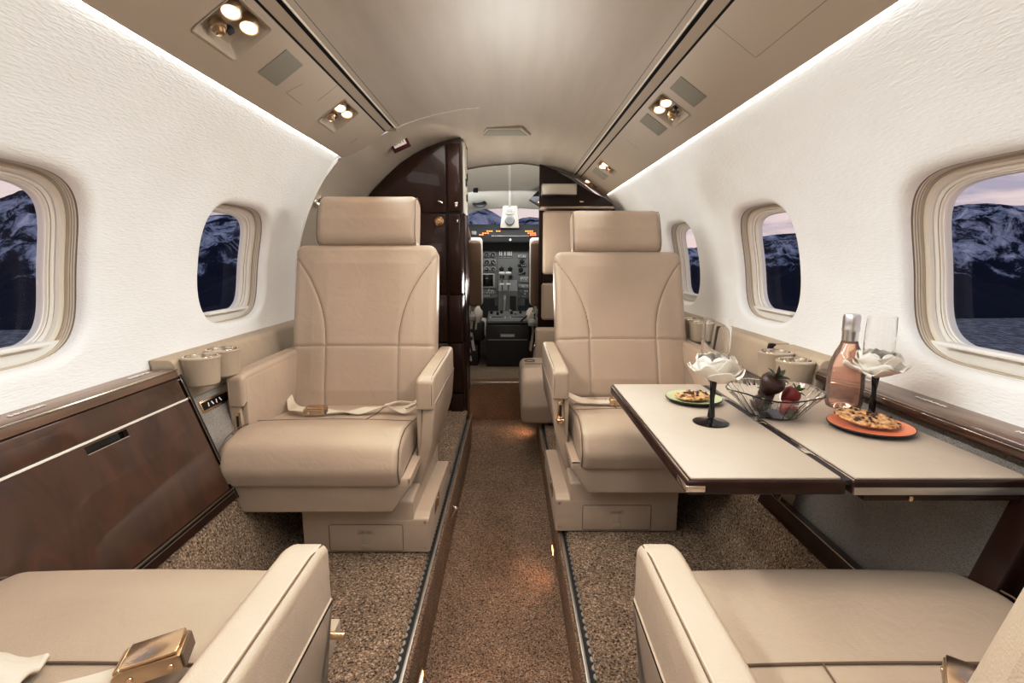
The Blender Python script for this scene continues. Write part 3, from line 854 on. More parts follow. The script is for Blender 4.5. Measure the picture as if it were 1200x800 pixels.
m_.build('webbing', t, True); buckle(t, (.505, .495, zs+.022), .9, .95)
# folded cloth at the lower left corner
m_ = MB()
def cloth(u, v):
    x = -.72+.165*u; y = .38+.17*v
    z = -.478+.03*math.sin(3*u+1)*(1-abs(2*v-1)**2)+.012*noise.noise(Vector((u*3, v*4, 1)))+.004*noise.noise(Vector((u*9, v*12, 4)))+.012*math.sin(v*9+u*2)
    return (x-.02*v, y+.02*u, z)
m_.grid(cloth, 40, 40, 'belt')
o = m_.build('folded_cloth', at=(-.64, .46, -.48)); so = o.modifiers.new('s', 'SOLIDIFY'); so.thickness = .006
tag(o, 'crumpled off-white cloth on the left foreground seat at the lower left corner', 'cloth')

# forward side seat in front of the right bulkhead
t = thing('jump_seat', 'beige leather jump seat behind the right forward seat at the bulkhead', 'seat', (.45, 3.0, ZP))
m_ = MB(); pr = fillet([(2.56, -.85), (2.53, -.75), (2.56, -.61), (2.66, -.575), (3.10, -.605), (3.14, -.83)], [.03, .06, .06, .06, .03, .02], 8)
m_.loft(pr, .58, .035, 'leather', .01, mtx=Matrix.Translation((.345, 0, 0)))
m_.tube([(x/100, 2.76, -.570) for x in range(8, 62, 2)], .0018, 'seam', 6)
m_.build('seat_cushion', t, True)
m_ = MB(); m_.tube([(.11+.028*math.cos(2*PI*k/24), 2.85+.028*math.sin(2*PI*k/24), -.570) for k in range(24)], .003, 'seam', 6, True); m_.build('ring', t, True)
m_ = MB()
for nm, c, sz in (('lower_back_pad', (.405, 3.24, -.62), (.49, .10, .37)), ('middle_back_pad', (.455, 3.45, -.285), (.49, .08, .245)), ('upper_back_pad', (.455, 3.53, .105), (.47, .08, .42))):
    m_ = MB(); m_.box(c, sz, 'leather', .018, 4); m_.build(nm, t, True)
m_ = MB(); m_.box((.455, 3.59, -.05), (.45, .04, .70), 'wood_dark', .004); m_.build('back_shell', t, True)
m_ = MB(); m_.box((.40, 2.90, -.858), (.40, .4, .03), 'leather', .004); m_.build('seat_base', t, True)

# ------------------------------------------------------------------ table and what is on it
ZT = -.330
TX0, TXM, TX1, TY0, TY1 = .268, .516, .800, .733, 1.335
t = thing('folding_table', 'two leaf table with beige leather top and walnut edges at the right seats', 'table', (.53, 1.03, ZT-.02))
def leaf(x0, x1, nm, near_drop):
    m_ = MB()
    m_.prism(fillet([(x0, TY0), (x1, TY0), (x1, TY1), (x0, TY1)], .006, 3), ZT-.026, ZT-.003, 'wood_dark', 'z', .004, 3)
    m_.prism(fillet([(x0+.008, TY0+.006), (x1-.006, TY0+.006), (x1-.006, TY1-.006), (x0+.008, TY1-.006)], .004, 3), ZT-.004, ZT, 'table_leather', 'z', .0008)
    m_.tube([(x0+.0035, TY0+.003, ZT-.0035), (x0+.0035, TY1-.003, ZT-.0035)], .0013, 'chrome', 6)
    return m_.build(nm, t, True)
a = leaf(TX0, TXM-.004, 'inner_leaf', 0)
m_ = MB(); m_.prism(fillet([(TX0-.002, TY0-.0025), (TX0+.028, TY0-.0025), (TX0+.028, TY0+.003), (TX0+.004, TY0+.003), (TX0+.004, TY0+.04), (TX0-.002, TY0+.04)], .001, 2), ZT-.020, ZT-.010, 'chrome', 'z', .001)
m_.build('corner_plate', a, True)
b = leaf(TXM+.004, TX1, 'outer_leaf', 1)
m_ = MB(); m_.box(((TXM+TX1)/2+.002, TY0+.004, ZT-.019), (TX1-TXM-.008, .012, .012), 'alu', .001)
m_.box(((TXM+TX1)/2+.01, TY0+.012, ZT-.031), (TX1-TXM-.03, .02, .010), 'wood_dark', .001)
m_.box((.610, TY0+.0, ZT-.031), (.006, .006, .008), 'brass', .001)
m_.build('metal_rail', b, True)
m_ = MB(); m_.box((TXM, (TY0+TY1)/2, ZT-.008), (.010, TY1-TY0-.01, .008), 'black')
for yy in (.86, 1.03, 1.2): m_.box((TXM, yy, ZT-.0025), (.013, .035, .003), 'chrome', .001)
m_.build('hinge', t, True)
m_ = MB(); m_.prism(fillet([(.812, -.350), (.826, -.350), (.822, -.43), (.808, -.40)], .004, 3), TY0+.01, TY0+.022, 'brass', 'y', .002)
m_.build('support_bracket', t, True)
m_ = MB(); m_.prism(fillet([(.735, -.356), (.80, -.356), (.80, -.40), (.755, -.52), (.735, -.52)], .006, 3), TY1-.06, TY1-.03, 'wood_dark', 'y', .002)
m_.build('support_arm', t, True)

def flute(x, y, label, rose_label, rs):
    t = thing('champagne_flute', label, 'glass', (x, y, ZT))
    m_ = MB(); m_.lathe([(0, 0), (.035, 0), (.0355, .0015), (.033, .003), (.012, .0055), (.006, .009), (.0045, .016)], 'black_gloss', 40); m_.build('foot', t)
    m_ = MB()
    def st(u, v):
        z = .012+.078*u; r = .0046+.002*abs(2*u-1)**2; a = 2*PI*v
        rr = r*(1+.16*math.cos(4*(a+u*2.5))); return (rr*math.cos(a), rr*math.sin(a), z)
    m_.grid(st, 24, 32, 'black_gloss', closed=True); m_.build('stem', t)
    m_ = MB()
    outer = [(.002, .088), (.010, .090), (.020, .100), (.0255, .118), (.0275, .150), (.0272, .185), (.0262, .213)]
    inner = [(.0252, .213), (.0262, .185), (.0264, .150), (.0243, .118), (.018, .102), (.008, .094), (.001, .093)]
    m_.lathe(outer+inner, 'glass', 48); m_.build('bowl', t)
    m_ = MB(); r = random.Random(rs)
    def petal(az, tilt, size, zc, rad, curl, seed):
        mt = Matrix.Translation((x, y, ZT+zc)) @ Matrix.Rotation(az, 4, 'Z') @ Matrix.Translation((rad, 0, 0)) @ Matrix.Rotation(-tilt, 4, 'Y')
        def f(u, v):
            s = (u-.5)*2; w = math.sin(PI*min(1, .18+.72*v))**.55
            px = v*size; py = s*size*.62*w
            pz = curl*size*(s*s*.9)+.5*curl*size*v*v+.0035*noise.noise(Vector((s*2+seed, v*3, seed)))
            if v > .85: px -= (v-.85)*size*.25; pz -= (v-.85)*size*.5
            return (px, py, pz)
        m_.grid(f, 12, 12, 'paper', mt)
    for k in range(5): petal(2*PI*k/5+r.uniform(-.25, .25), r.uniform(.05, .4), r.uniform(.050, .064), .086+.003*(k % 2), .006, .28, k+rs)
    for k in range(5): petal(2*PI*(k+.5)/5+r.uniform(-.2, .2), r.uniform(.65, .95), .052, .090, .010, .34, 7+k+rs)
    for k in range(4): petal(2*PI*(k+.2)/4, r.uniform(1.0, 1.25), .042, .098, .024, .28, 17+k+rs)
    o = m_.build('paper_rose', at=(x, y, ZT+.09), sharp=60)
    so = o.modifiers.new('s', 'SOLIDIFY'); so.thickness = .0007
    tag(o, rose_label, 'paper flower'); return t
flute(.409, 1.005, 'black stemmed champagne flute on the inner table leaf, beside the green plate', 'white paper rose wrapped around the flute on the inner table leaf', 3)
flute(.764, 1.045, 'black stemmed champagne flute next to the pink bottle by the window ledge', 'white paper rose wrapped around the flute beside the pink bottle', 11)
t = thing('wine_bottle', 'small bottle of pink sparkling wine with silver foil neck', 'bottle', (.752, 1.12, ZT))
m_ = MB()
BT = [(0, .012), (.010, .011), (.022, .004), (.030, 0), (.034, .002), (.0365, .010), (.0368, .055), (.0362, .085), (.033, .105), (.026, .125), (.018, .142), (.0145, .158), (.0138, .178), (.0138, .192), (0, .193)]
m_.lathe(BT, 'rose_wine', 48); m_.build('body', t)
m_ = MB(); m_.lathe([(.0155, .150), (.0162, .152), (.0160, .170), (.0175, .173), (.0178, .178), (.0168, .182), (.0172, .190), (.0176, .203), (.015, .210), (0, .212)], 'foil', 40)
m_.lathe([(.0158, .146), (.0163, .148), (.0161, .151), (.0150, .1515)], 'black', 40)
m_.build('foil_cap', t)
def plate(x, y, r, mat, label):
    t = thing('plate', label, 'plate', (x, y, ZT))
    m_ = MB(); m_.lathe([(0, .001), (r*.6, 0), (r*.8, .002), (r, .0075), (r*1.005, .010), (r*.985, .0108)], 'rim', 56); m_.build('dark_rim', t)
    m_ = MB()
    pr = [(r*.985, .0108), (r*.93, .0100)]+[(r*(.93-.06*k), .0100-.0012*k-(.0006 if k % 2 else 0)) for k in range(1, 5)]+[(r*.6, .0042), (0, .0038)]
    m_.lathe(pr, mat, 56); m_.build('glazed_top', t); return t
plate(.430, 1.165, .063, 'ceramic_g', 'small pale green plate with dark rim behind the nearer flute')
plate(.705, .965, .073, 'ceramic_o', 'small orange plate with dark rim in front of the bottle')
def cookie(x, y, z, a, b, h, seed, rot, label):
    m_ = MB()
    def f(u, v):
        th = 2*PI*u; ph = -PI/2+PI*v; cr = math.cos(ph)**.55 if math.cos(ph) > 0 else 0
        p = Vector((a*cr*math.cos(th), b*cr*math.sin(th), h*.5*math.sin(ph)))
        nz = noise.noise(Vector((p.x*38, p.y*38, seed))); n2 = noise.noise(Vector((p.x*120, p.y*120, seed+5)))
        p.x *= 1+.08*nz; p.y *= 1+.08*nz
        if p.z > 0: p.z += .004*nz+.0028*n2
        return p
    m_.grid(f, 72, 30, 'cookie', Matrix.Rotation(rot[2], 4, 'Z') @ Matrix.Rotation(rot[0], 4, 'X') @ Matrix.Rotation(rot[1], 4, 'Y'), closed=True)
    r = random.Random(seed)
    for k in range(16):
        th = r.uniform(0, 2*PI); q = r.uniform(.1, .8)
        m_.box((a*q*math.cos(th), b*q*math.sin(th), h*.5+.001), (r.uniform(.004, .008), r.uniform(.003, .006), .004), 'choc', .0015, 2, (r.uniform(-.4, .4), r.uniform(-.4, .4), r.uniform(0, 3)), mtx=Matrix.Rotation(rot[2], 4, 'Z') @ Matrix.Rotation(rot[0], 4, 'X') @ Matrix.Rotation(rot[1], 4, 'Y'))
    o = m_.build('cookie', at=(0, 0, 0), sharp=70); o.location = (x, y, z); return tag(o, label, 'cookie')
cookie(.428, 1.165, ZT+.013, .043, .034, .014, 3, (0, 0, .3), 'chunky chocolate chip cookie on the green plate')
cookie(.705, .975, ZT+.0185, .056, .040, .012, 8, (.12, .10, -.45), 'long chocolate chip cookie tilted on the orange plate')
# glass bowl
BX, BY = .560, 1.055
t = thing('glass_bowl', 'faceted clear glass bowl with strawberries at the middle of the table', 'bowl', (BX, BY, ZT))
m_ = MB()
def bw(prof, n=24):
    rows = []
    b = bmesh.new()
    for r, z in prof:
        rows.append([b.verts.new((r*(1+.018*(k % 2)+.02*math.cos(k*2*PI/12))*math.cos(2*PI*k/(2*n)), r*(1+.018*(k % 2)+.02*math.cos(k*2*PI/12))*math.sin(2*PI*k/(2*n)), z+(.003*math.sin(k*2*PI/12) if z > .045 else 0))) for k in range(2*n)])
    for r0, r1 in zip(rows, rows[1:]):
        for k in range(2*n): b.faces.new((r0[k], r0[(k+1) % (2*n)], r1[(k+1) % (2*n)], r1[k]))
    b.faces.new(rows[0][::-1]); b.faces.new(rows[-1]); m_.add(b, 'glass')
bw([(.040, 0), (.052, .006), (.074, .034), (.094, .055), (.0945, .0575), (.0915, .0575), (.071, .036), (.049, .010), (.035, .0055)])
m_.build('bowl_shell', t, flatten=True)
def berry(x, y, z, r, mat, rot, label, top=True):
    t = thing('strawberry', label, 'strawberry', (x, y, z)); t.rotation_euler = rot
    m_ = MB(); pr = [(0, -1.15*r), (.28*r, -1.05*r), (.6*r, -.7*r), (.9*r, -.1*r), (.98*r, .3*r), (.85*r, .65*r), (.45*r, .82*r), (0, .78*r)]
    P = []
    for i in range(len(pr)-1):
        for k in range(3): P.append(lerp2(pr[i], pr[i+1], k/3))
    P.append(pr[-1]); m_.lathe(P, mat, 24); m_.build('fruit', t)
    m_ = MB()
    for k in range(7):
        a = 2*PI*k/7
        mt = Matrix.Rotation(a, 4, 'Z') @ Matrix.Translation((.12*r, 0, .78*r)) @ Matrix.Rotation(-.35-.3*(k % 3), 4, 'Y')
        m_.grid(lambda u, v: (v*r*.95, (u-.5)*r*.38*math.sin(PI*(.1+.88*v)), .12*r*math.sin(PI*v)), 4, 6, 'leaf' if mat != 'choc' or k % 2 else 'choc', mt)
    m_.build('leaves', t); return t
berry(BX-.006, BY+.004, ZT+.066, .026, 'choc', (.5, .35, 0), 'chocolate dipped strawberry on top of the bowl with leaves up')
berry(BX-.034, BY-.008, ZT+.030, .019, 'choc', (1.2, -.9, .4), 'chocolate dipped strawberry low at the left side of the bowl')
berry(BX+.010, BY-.036, ZT+.027, .018, 'berry', (1.9, .3, 0), 'bare red strawberry at the front of the glass bowl')
berry(BX+.038, BY+.006, ZT+.042, .019, 'berry', (.3, .9, .5), 'red strawberry with green leaves at the right of the bowl')
berry(BX+.005, BY+.040, ZT+.034, .018, 'choc', (-.8, .2, 0), 'chocolate dipped strawberry at the back of the bowl')

# ------------------------------------------------------------------ overhead fixtures
def ovm(side, y, s, n=0):
    p = Vector(ovr(side, y, s)); q = Vector(ovr(side, y, s+.1)); e2 = (q-p).normalized(); e1 = Vector((0, 1, 0))
    e3 = Vector(ovr(side, y, s, .1))-p; e3.normalize()      # up into the panel
    m = Matrix.Identity(4)
    for i in range(3): m[i][0] = e1[i]; m[i][1] = e2[i]; m[i][2] = e3[i]; m[i][3] = p[i]
    return m
OL = (S_-J).length
def light_unit(side, ya, yb, label):
    yc = (ya+yb)/2; sc = (RS0+RS1)/2; F = ovm(side, yc, sc)
    t = thing('reading_light_unit', label, 'reading light', tuple(F.to_translation()))
    hy_, hs = (yb-ya)/2, (RS1-RS0)/2*OL
    m_ = MB()
    rings = [(.006, -.002), (.003, -.0025), (0, 0), (-.004, .006), (-.010, .026), (-.012, .028)]
    b = bmesh.new(); rows = []
    for o_, z in rings:
        poly = fillet([(-hy_-o_, -hs-o_), (hy_+o_, -hs-o_), (hy_+o_, hs+o_), (-hy_-o_, hs+o_)], .010, 4)
        rows.append([b.verts.new((u, v, z)) for u, v in poly])
    N = len(rows[0])
    for r0, r1 in zip(rows, rows[1:]):
        for i in range(N): b.faces.new((r0[i], r0[(i+1) % N], r1[(i+1) % N], r1[i]))
    b.faces.new(rows[-1]); m_.add(b, 'psu', F); m_.build('housing', t, True)
    def wmt(u, v, w, d):
        o_ = F @ Vector((u, v, w)); z = -Vector(d).normalized(); x = Vector((0, 1, 0)).cross(z).normalized(); y = z.cross(x)
        m = Matrix.Identity(4)
        for i in range(3): m[i][0] = x[i]; m[i][1] = y[i]; m[i][2] = z[i]; m[i][3] = o_[i]
        return m
    dy0 = .012 if side > 0 else 0
    lamp_e = 1.5 if yc > 0 else 0
    for (u, v) in ((-.044+dy0, .028), (.034+dy0, .028)):
        L = MB(); mt = wmt(u, v, .010, (-side*.12, -.42, -.9))
        L.lathe([(.020, .024), (.0225, .006), (.0225, -.010), (.0210, -.013), (.0190, -.012), (.0185, -.009)], 'brushed', 32, mt)
        lp = L.build('lamp', t, True)
        L = MB(); L.lathe([(0, -.0115), (.012, -.011), (.0188, -.0095)], 'lamp', 28, mt); L.build('lens', lp, True)
        if not lamp_e: continue
        ld = bpy.data.lights.new('reading_spot', 'SPOT'); ld.energy = lamp_e; ld.color = (1, .76, .56); ld.spot_size = 1.5; ld.spot_blend = .6; ld.shadow_soft_size = .012
        lo = bpy.data.objects.new('reading_spot', ld); COL.objects.link(lo); pos = mt @ Vector((0, 0, -.022)); lo.location = pos
        d = (mt @ Vector((0, 0, -.1)))-pos; lo.rotation_euler = d.to_track_quat('-Z', 'Y').to_euler()
    L = MB(); mt = wmt(-.022 if side < 0 else .03, -.024, .010, (-side*.25, -.1, -.9))
    L.lathe([(.015, .020), (.0185, .006), (.017, -.002), (.0125, -.004), (.0115, -.014), (.009, -.015), (.0065, -.008), (0, -.008)], 'brushed', 28, mt)
    L.build('air_vent', t, True)
    L = MB(); L.prism(fillet([(-.011, -.007), (.009, -.010), (.013, .004), (.003, .010), (-.012, .007)], .002, 2), -.004, .006, 'black', 'z', .001, mtx=F @ Matrix.Translation((.018 if side < 0 else -.008, -.014, .016)))
    L.build('call_button', t, True)
    return t
light_unit(-1, *RECL[1], 'recessed reading light unit nearest the camera in the left overhead panel')
light_unit(-1, *RECL[2], 'recessed reading light unit at the forward end of the left overhead panel')
light_unit(-1, *RECL[0], 'recessed reading light unit over the left foreground seat')
light_unit(1, *RECR[0], 'recessed reading light unit over the right foreground seat')
light_unit(1, *RECR[1], 'largest recessed reading light unit in the right overhead panel, between two grilles')
light_unit(1, *RECR[2], 'small recessed reading light unit far along the right overhead panel')
light_unit(1, *RECR[3], 'farthest small reading light unit in the right overhead panel by the bulkhead')
def grille(side, ya, yb, s0, s1, label):
    F = ovm(side, (ya+yb)/2, (s0+s1)/2); m_ = MB()
    m_.box((0, 0, -.0008), (yb-ya, (s1-s0)*OL, .003), 'psu_plate', .0008, mtx=F)
    tag(m_.build('speaker_grille', at=tuple(F.to_translation())), label, 'grille')
grille(-1, 1.448, 1.557, .40, .855, 'grey square speaker grille between the two left reading light units')
grille(1, 1.655, 1.762, .40, .87, 'larger grey speaker grille aft of the right reading light unit')
grille(1, 2.045, 2.16, .40, .86, 'grey speaker grille just forward of the largest right reading light unit')
grille(1, 3.21, 3.353, .43, .87, 'small far grey speaker grille between the two farthest right light units')
# exit sign
t = thing('exit_sign', 'small dark red exit sign on the sloping shell above the entrance', 'sign', (-.540, 2.60, .560))
nrm = Vector((.234, -.80, -.552)).normalized()
e1 = Vector((.92, 0, .39)).normalized(); e1 = (e1-nrm*e1.dot(nrm)).normalized(); e2 = nrm.cross(e1)
mt = Matrix.Identity(4)
for i in range(3): mt[i][0] = e1[i]; mt[i][1] = e2[i]; mt[i][2] = nrm[i]
m_ = MB(); m_.box((0, 0, 0), (.088, .088, .014), 'red', .002, mtx=mt); m_.box((0, 0, .0072), (.064, .044, .001), 'white_print', mtx=mt); m_.build('sign_plate', t)
text('EXIT', .027, 'red', 'lettering', t, mt @ Matrix.Translation((0, 0, .0080)))
t2 = None
# grommets beside the entrance
for z, lab in ((.255, 'upper round metal grommet on the entrance edge lining'), (-.05, 'lower round metal grommet on the entrance edge lining')):
    m_ = MB(); mt = Matrix.Translation((CX-hw(z)+(.012 if z > 0 else .030), 2.37, z)) @ Vector((.75, -.66, 0)).to_track_quat('Z', 'Y').to_matrix().to_4x4()
    m_.lathe([(.008, 0), (.009, .008), (.018, .010), (.024, .006), (.025, -.006)], 'chrome', 28, mt); m_.lathe([(0, .002), (.009, .002)], 'black', 20, mt)
    tag(m_.build('grommet', at=(CX-hw(z)+.02, 2.42, z)), lab, 'grommet')

# ------------------------------------------------------------------ forward cabinets and bulkheads
# left galley cabinet: outline follows the shell
YC = 2.85
t = thing('galley_cabinet', 'tall dark glossy walnut galley cabinet left of the cockpit doorway', 'cabinet', (-.5, YC+.3, -1.08))
top = [(-.249, .634), (-.33, .622), (-.444, .583), (-.52, .545), (-.583, .505), (-.665, .437), (-.739, .364), (-.80, .29), (-.86, .18), (-.90, .08)]
m_ = MB(); XA = -.262
poly = [(XA, ZA)]+[(XA, .634)]+top[1:]+[(-.93, -.1), (-.93, -.3), (-.80, -.66), (-.74, -.87), (-.5, ZA)]
m_.prism(poly, YC, YC+.22, 'wood_dark', 'y'); m_.build('carcass', t, True)
m_ = MB()
dp = [(-.345, .245), (-.345, .60)]+[(x, z-.014) for x, z in top[2:7]]+[(-.80, .245)]
m_.prism(fillet(dp, .006, 2), YC-.014, YC, 'wood_dark', 'y', .004); d_ = m_.build('upper_door', t, True)
m_ = MB(); m_.box((-.375, YC-.018, .30), (.030, .010, .010), 'chrome', .003, 2, (0, .5, 0)); m_.build('latch', d_, True)
for (z0, z1) in ((-.19, .235), (-.46, -.20), (-.75, -.47), (-1.04, -.76)):
    m_ = MB(); m_.box((-.60, YC-.007, (z0+z1)/2), (.50, .014, z1-z0), 'wood_dark', .004); dd = m_.build('drawer', t, True)
m_ = MB(); m_.lathe([(.024, 0), (.026, .006), (.020, .012), (.016, .008), (.016, .012), (.012, .016), (0, .016)], 'brass', 28, Matrix.Translation((-.385, YC-.014, .20)) @ Matrix.Rotation(PI/2, 4, 'X'))
m_.box((-.385, YC-.03, .20), (.022, .006, .006), 'brass', .002); m_.build('door_knob', t, True)['label'] = 'round brass door knob'
for (z0, z1, w) in ((.25, .60, 0), (-.19, .235, 0), (-.46, -.20, 0), (-.75, -.47, 0), (-1.05, -.76, 0)):
    m_ = MB(); m_.prism(fillet([(-.338, YC+.0), (-.338, YC-.020), (-.268, YC-.020), (-.258, YC+.02), (-.258, YC+.05)], [.002, .008, .02, .006, .002], 5), z0, z1, 'wood_dark', 'z', .004); m_.build('corner_post', t, True)
m_ = MB(); m_.box((-.290, YC-.024, .285), (.016, .008, .026), 'chrome', .003); m_.build('small_latch', t, True)
m_ = MB(); m_.box((-.285, YC-.024, .20), (.010, .006, .016), 'chrome', .002); m_.build('small_latch', t, True)
# cabinet flank along the cockpit doorway
t = thing('doorway_panel', 'pale glossy lining panel at the left side of the cockpit doorway', 'panel', (-.25, 2.98, -1.08))
m_ = MB(); m_.prism([(YC+.06, .25), (3.10, .25), (3.10, .62), (YC+.06, .625)], -.262, -.250, 'cockpit_liner', 'x', .002); m_.build('upper_lining', t, True)
m_ = MB(); m_.prism([(YC+.06, ZA+.0), (3.08, ZA), (3.08, .245), (YC+.06, .245)], -.262, -.252, 'wood_dark', 'x', .002); m_.build('lower_lining', t, True)
for zz, yy in ((.42, 2.98), (.34, 3.02), (.46, 3.05)):
    m_ = MB(); m_.box((-.247, yy, zz), (.006, .03, .04), 'black', .002); m_.build('switch_plate', t, True)
# right bulkhead in walnut
mb = MB()
poly = [(.20, ZA), (.205, .652), (.30, .617), (.41, .556), (.55, .47), (.66, .425), (.72, .38), (.76, .30), (.80, .2), (.88, 0), (.9, -.3), (.70, -.87), (.60, ZA)]
mb.prism(poly, 3.72, 3.76, 'wood_dark', 'y'); bulk = struct(mb.build('wall_bulkhead_right'))
mb = MB(); poly = [(-.25, -.8), (-.25, .632), (-.40, .586), (-.60, .49), (-.74, .36), (-.86, .15), (-.9, -.1), (-.9, -.8)]
mb.prism(poly, 3.09, 3.12, 'wood_dark', 'y'); struct(mb.build('wall_bulkhead_left'))
m_ = MB(); m_.box((.335, 3.66, .468), (.24, .10, .075), 'alu', .006); m_.box((.335, 3.608, .468), (.22, .004, .06), 'cream', .003)
tag(m_.build('magazine_rack', at=(.335, 3.66, .468)), 'pale metal box mounted across the walnut bulkhead above the jump seat', 'rack')
m_ = MB(); m_.box((.50, 3.71, .395), (.03, .03, .012), 'chrome', .004); m_.build('latch', bulk)
m_ = MB(); m_.box((.45, 3.60, .338), (.50, .14, .016), 'leather', .006); tag(m_.build('bulkhead_shelf', at=(.49, 3.6, .338)), 'thin beige leather shelf above the jump seat back', 'shelf')

# ------------------------------------------------------------------ cockpit
mb = MB()
# roof lining: dome section sloping down to the windshield
def roof(u, v):
    y = 3.75+.60*u; a = (v-.5)*2
    z0 = .66-.09*a*a*2.0; zz = z0-.19*u-.05*u*u-.35*abs(a)**3*1.2
    return (a*.9, y, zz)
mb.grid(roof, 8, 24, 'cockpit_liner')
mb.grid(lambda u, v: (-.014+.018*v, 3.76+.58*u, .652-.19*u-.05*u*u), 8, 1, 'white')
struct(mb.build('ceiling_cockpit'))
m_ = MB()
for sx in (-1, 1):
    m_.grid(lambda u, v: (sx*(.98-.10*v*v+.0*u), 3.72+1.6*u, -.85+1.25*v-.0), 3, 8, 'cockpit_liner')
m_.box((0, 5.32, -.3), (2.0, .04, 1.1), 'black'); struct(m_.build('wall_cockpit'))
# windshield: frame, centre post, panes
m_ = MB()
m_.tube([(x/20*.9, 4.36, .435-.10*(x/20)**2) for x in range(-20, 21)], .014, 'cockpit_liner', 10)
m_.box((0, 4.42, .425), (1.8, .10, .012), 'cockpit_liner', .004, rot=(.3, 0, 0))
wroot = struct(m_.build('window_8'))
m_ = MB(); m_.grid(lambda u, v: (-.9+1.8*u, 4.37+.65*v, .425-.20*v-.1*(2*u-1)**2), 10, 4, 'pane'); m_.build('pane', wroot)
m_ = MB(); m_.prism(fillet([(-.085, .25), (.075, .25), (.055, .455), (-.06, .455)], .01, 3), 4.33, 4.40, 'cream', 'y', .01)
m_.build('centre_post', wroot)
t = thing('compass', 'grey magnetic compass mounted on the windshield centre post', 'compass', (-.005, 4.32, .33))
m_ = MB(); m_.box((-.005, 4.315, .385), (.07, .03, .05), 'cream', .006); m_.box((-.005, 4.298, .385), (.045, .004, .028), 'grey_light', .002); m_.build('card_holder', t, True)
m_ = MB(); m_.lathe([(0, .03), (.030, .03), (.038, .02), (.040, -.01)], 'grey_light', 28, Matrix.Translation((-.005, 4.32, .31)) @ Matrix.Rotation(PI/2, 4, 'X')); m_.lathe([(0, .032), (.027, .031)], 'grey_panel', 24, Matrix.Translation((-.005, 4.32, .31)) @ Matrix.Rotation(PI/2, 4, 'X')); m_.build('dial', t, True)
m_ = MB(); m_.lathe([(0, .02), (.02, .018), (.03, 0), (.03, -.02)], 'grey_light', 20, Matrix.Translation((-.005, 4.32, .47)) @ Matrix.Rotation(PI/2, 4, 'X')); m_.build('bracket', t, True)
# overhead speaker and dark fixture
m_ = MB(); m_.lathe([(0, -.01), (.05, -.008), (.058, .0), (.05, .01)], 'black', 28, Matrix.Translation((-.243, 4.2, .43)) @ Matrix.Rotation(.5, 4, 'X')); m_.lathe([(0, 0), (.018, 0), (.02, .03)], 'black', 16, Matrix.Translation((-.265, 4.05, .50)))
tag(m_.build('cockpit_air_outlet', at=(-.243, 4.2, .43)), 'small dark round outlet on the left of the cockpit ceiling', 'air outlet')
m_ = MB(); m_.prism(fillet([(.14, .44), (.21, .505), (.26, .50), (.26, .41), (.22, .395)], .006, 3), 3.98, 4.06, 'black', 'y', .006); m_.box((.225, 3.975, .42), (.03, .01, .008), 'orange_led')
tag(m_.build('overhead_display', at=(.2, 4.02, .44)), 'dark angular fixture hanging at the right of the cockpit ceiling', 'display')

# instrument panel
t = thing('instrument_panel', 'grey cockpit instrument panel full of dials and switches', 'instrument panel', (0, 4.42, -.2))
m_ = MB(); m_.prism(fillet([(4.34, .13), (4.33, .20), (4.40, .285), (5.0, .30), (5.0, .10)], .02, 4), -.62, .62, 'glare', 'x', .02); m_.build('glareshield', t, True)
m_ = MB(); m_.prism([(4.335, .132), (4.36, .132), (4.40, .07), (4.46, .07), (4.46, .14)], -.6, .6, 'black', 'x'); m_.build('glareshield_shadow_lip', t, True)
m_ = MB(); m_.box((0, 4.44, -.215), (1.2, .03, .62), 'grey_panel', .004)
m_.box((-.11, 4.423, -.215), (.003, .002, .60), 'black'); m_.box((.155, 4.423, -.215), (.003, .002, .60), 'black')
m_.build('panel_board', t, True)
fy = 4.42
r = random.Random(5)
for (x0, z, n_, dx) in ((-.225, .218, 3, .02), (-.19, .235, 3, .018), (-.25, .205, 2, .02), (.13, .235, 4, .017), (.15, .218, 4, .018), (.17, .203, 3, .018), (-.11, .235, 2, .02)):
    for k in range(n_):
        m_ = MB(); m_.box((x0+k*dx, 4.327, z-.01), (.014, .006, .009), 'orange_led'); m_.build('warning_light', t, True)
m_ = MB()
for k in range(24): m_.box((-.15+k*.013, 4.325, .186), (.007, .006, .006), 'white_print')
m_.build('marking_strip', t, True)
m_ = MB(); m_.lathe([(0, .004), (.010, .003), (.011, 0)], 'white_print', 12, Matrix.Translation((0, 4.334, .155)) @ Matrix.Rotation(PI/2, 4, 'X')); m_.build('clock_face', t, True)
for xx in (-.30, .29):
    m_ = MB(); m_.box((xx, 4.325, .21), (.04, .008, .03), 'grey_light', .003); m_.build('placard', t, True)
def gauge(x, z, rr, face='black', needle=True):
    m_ = MB(); mt = Matrix.Translation((x, fy, z)) @ Matrix.Rotation(PI/2, 4, 'X')
    m_.lathe([(rr*1.15, 0), (rr*1.15, .008), (rr*.98, .010), (rr*.95, .005)], 'grey_light', 20, mt); m_.lathe([(0, .006), (rr*.96, .006)], face, 20, mt)
    a = r.uniform(0, 6)
    m_.box((rr*.3*math.cos(a), rr*.3*math.sin(a), .0075), (rr*.8, rr*.16, .001), 'white_print', rot=(0, 0, a), mtx=mt)
    for k in range(8):
        q = 2*PI*k/8
        if k not in (5, 6): m_.box((rr*.78*math.cos(q), rr*.78*math.sin(q), .0072), (rr*.28, rr*.10, .001), 'white_print', rot=(0, 0, q), mtx=mt)
    m_.build('gauge', t, True)
for i, z in enumerate((.035, -.03, -.09)):
    for x in (-.255, -.20, -.148): gauge(x, z, .021 if i != 1 else .024)
for x in (-.075, .0, .015, .075): pass
m_ = MB()
for x in (-.09, -.075, -.045, -.02, -.005, .01): m_.box((x, fy, .035), (.008, .01, .05), 'white_print'); m_.box((x, fy-.004, .02), (.009, .006, .010), 'black')
m_.build('tape_gauge', t, True)
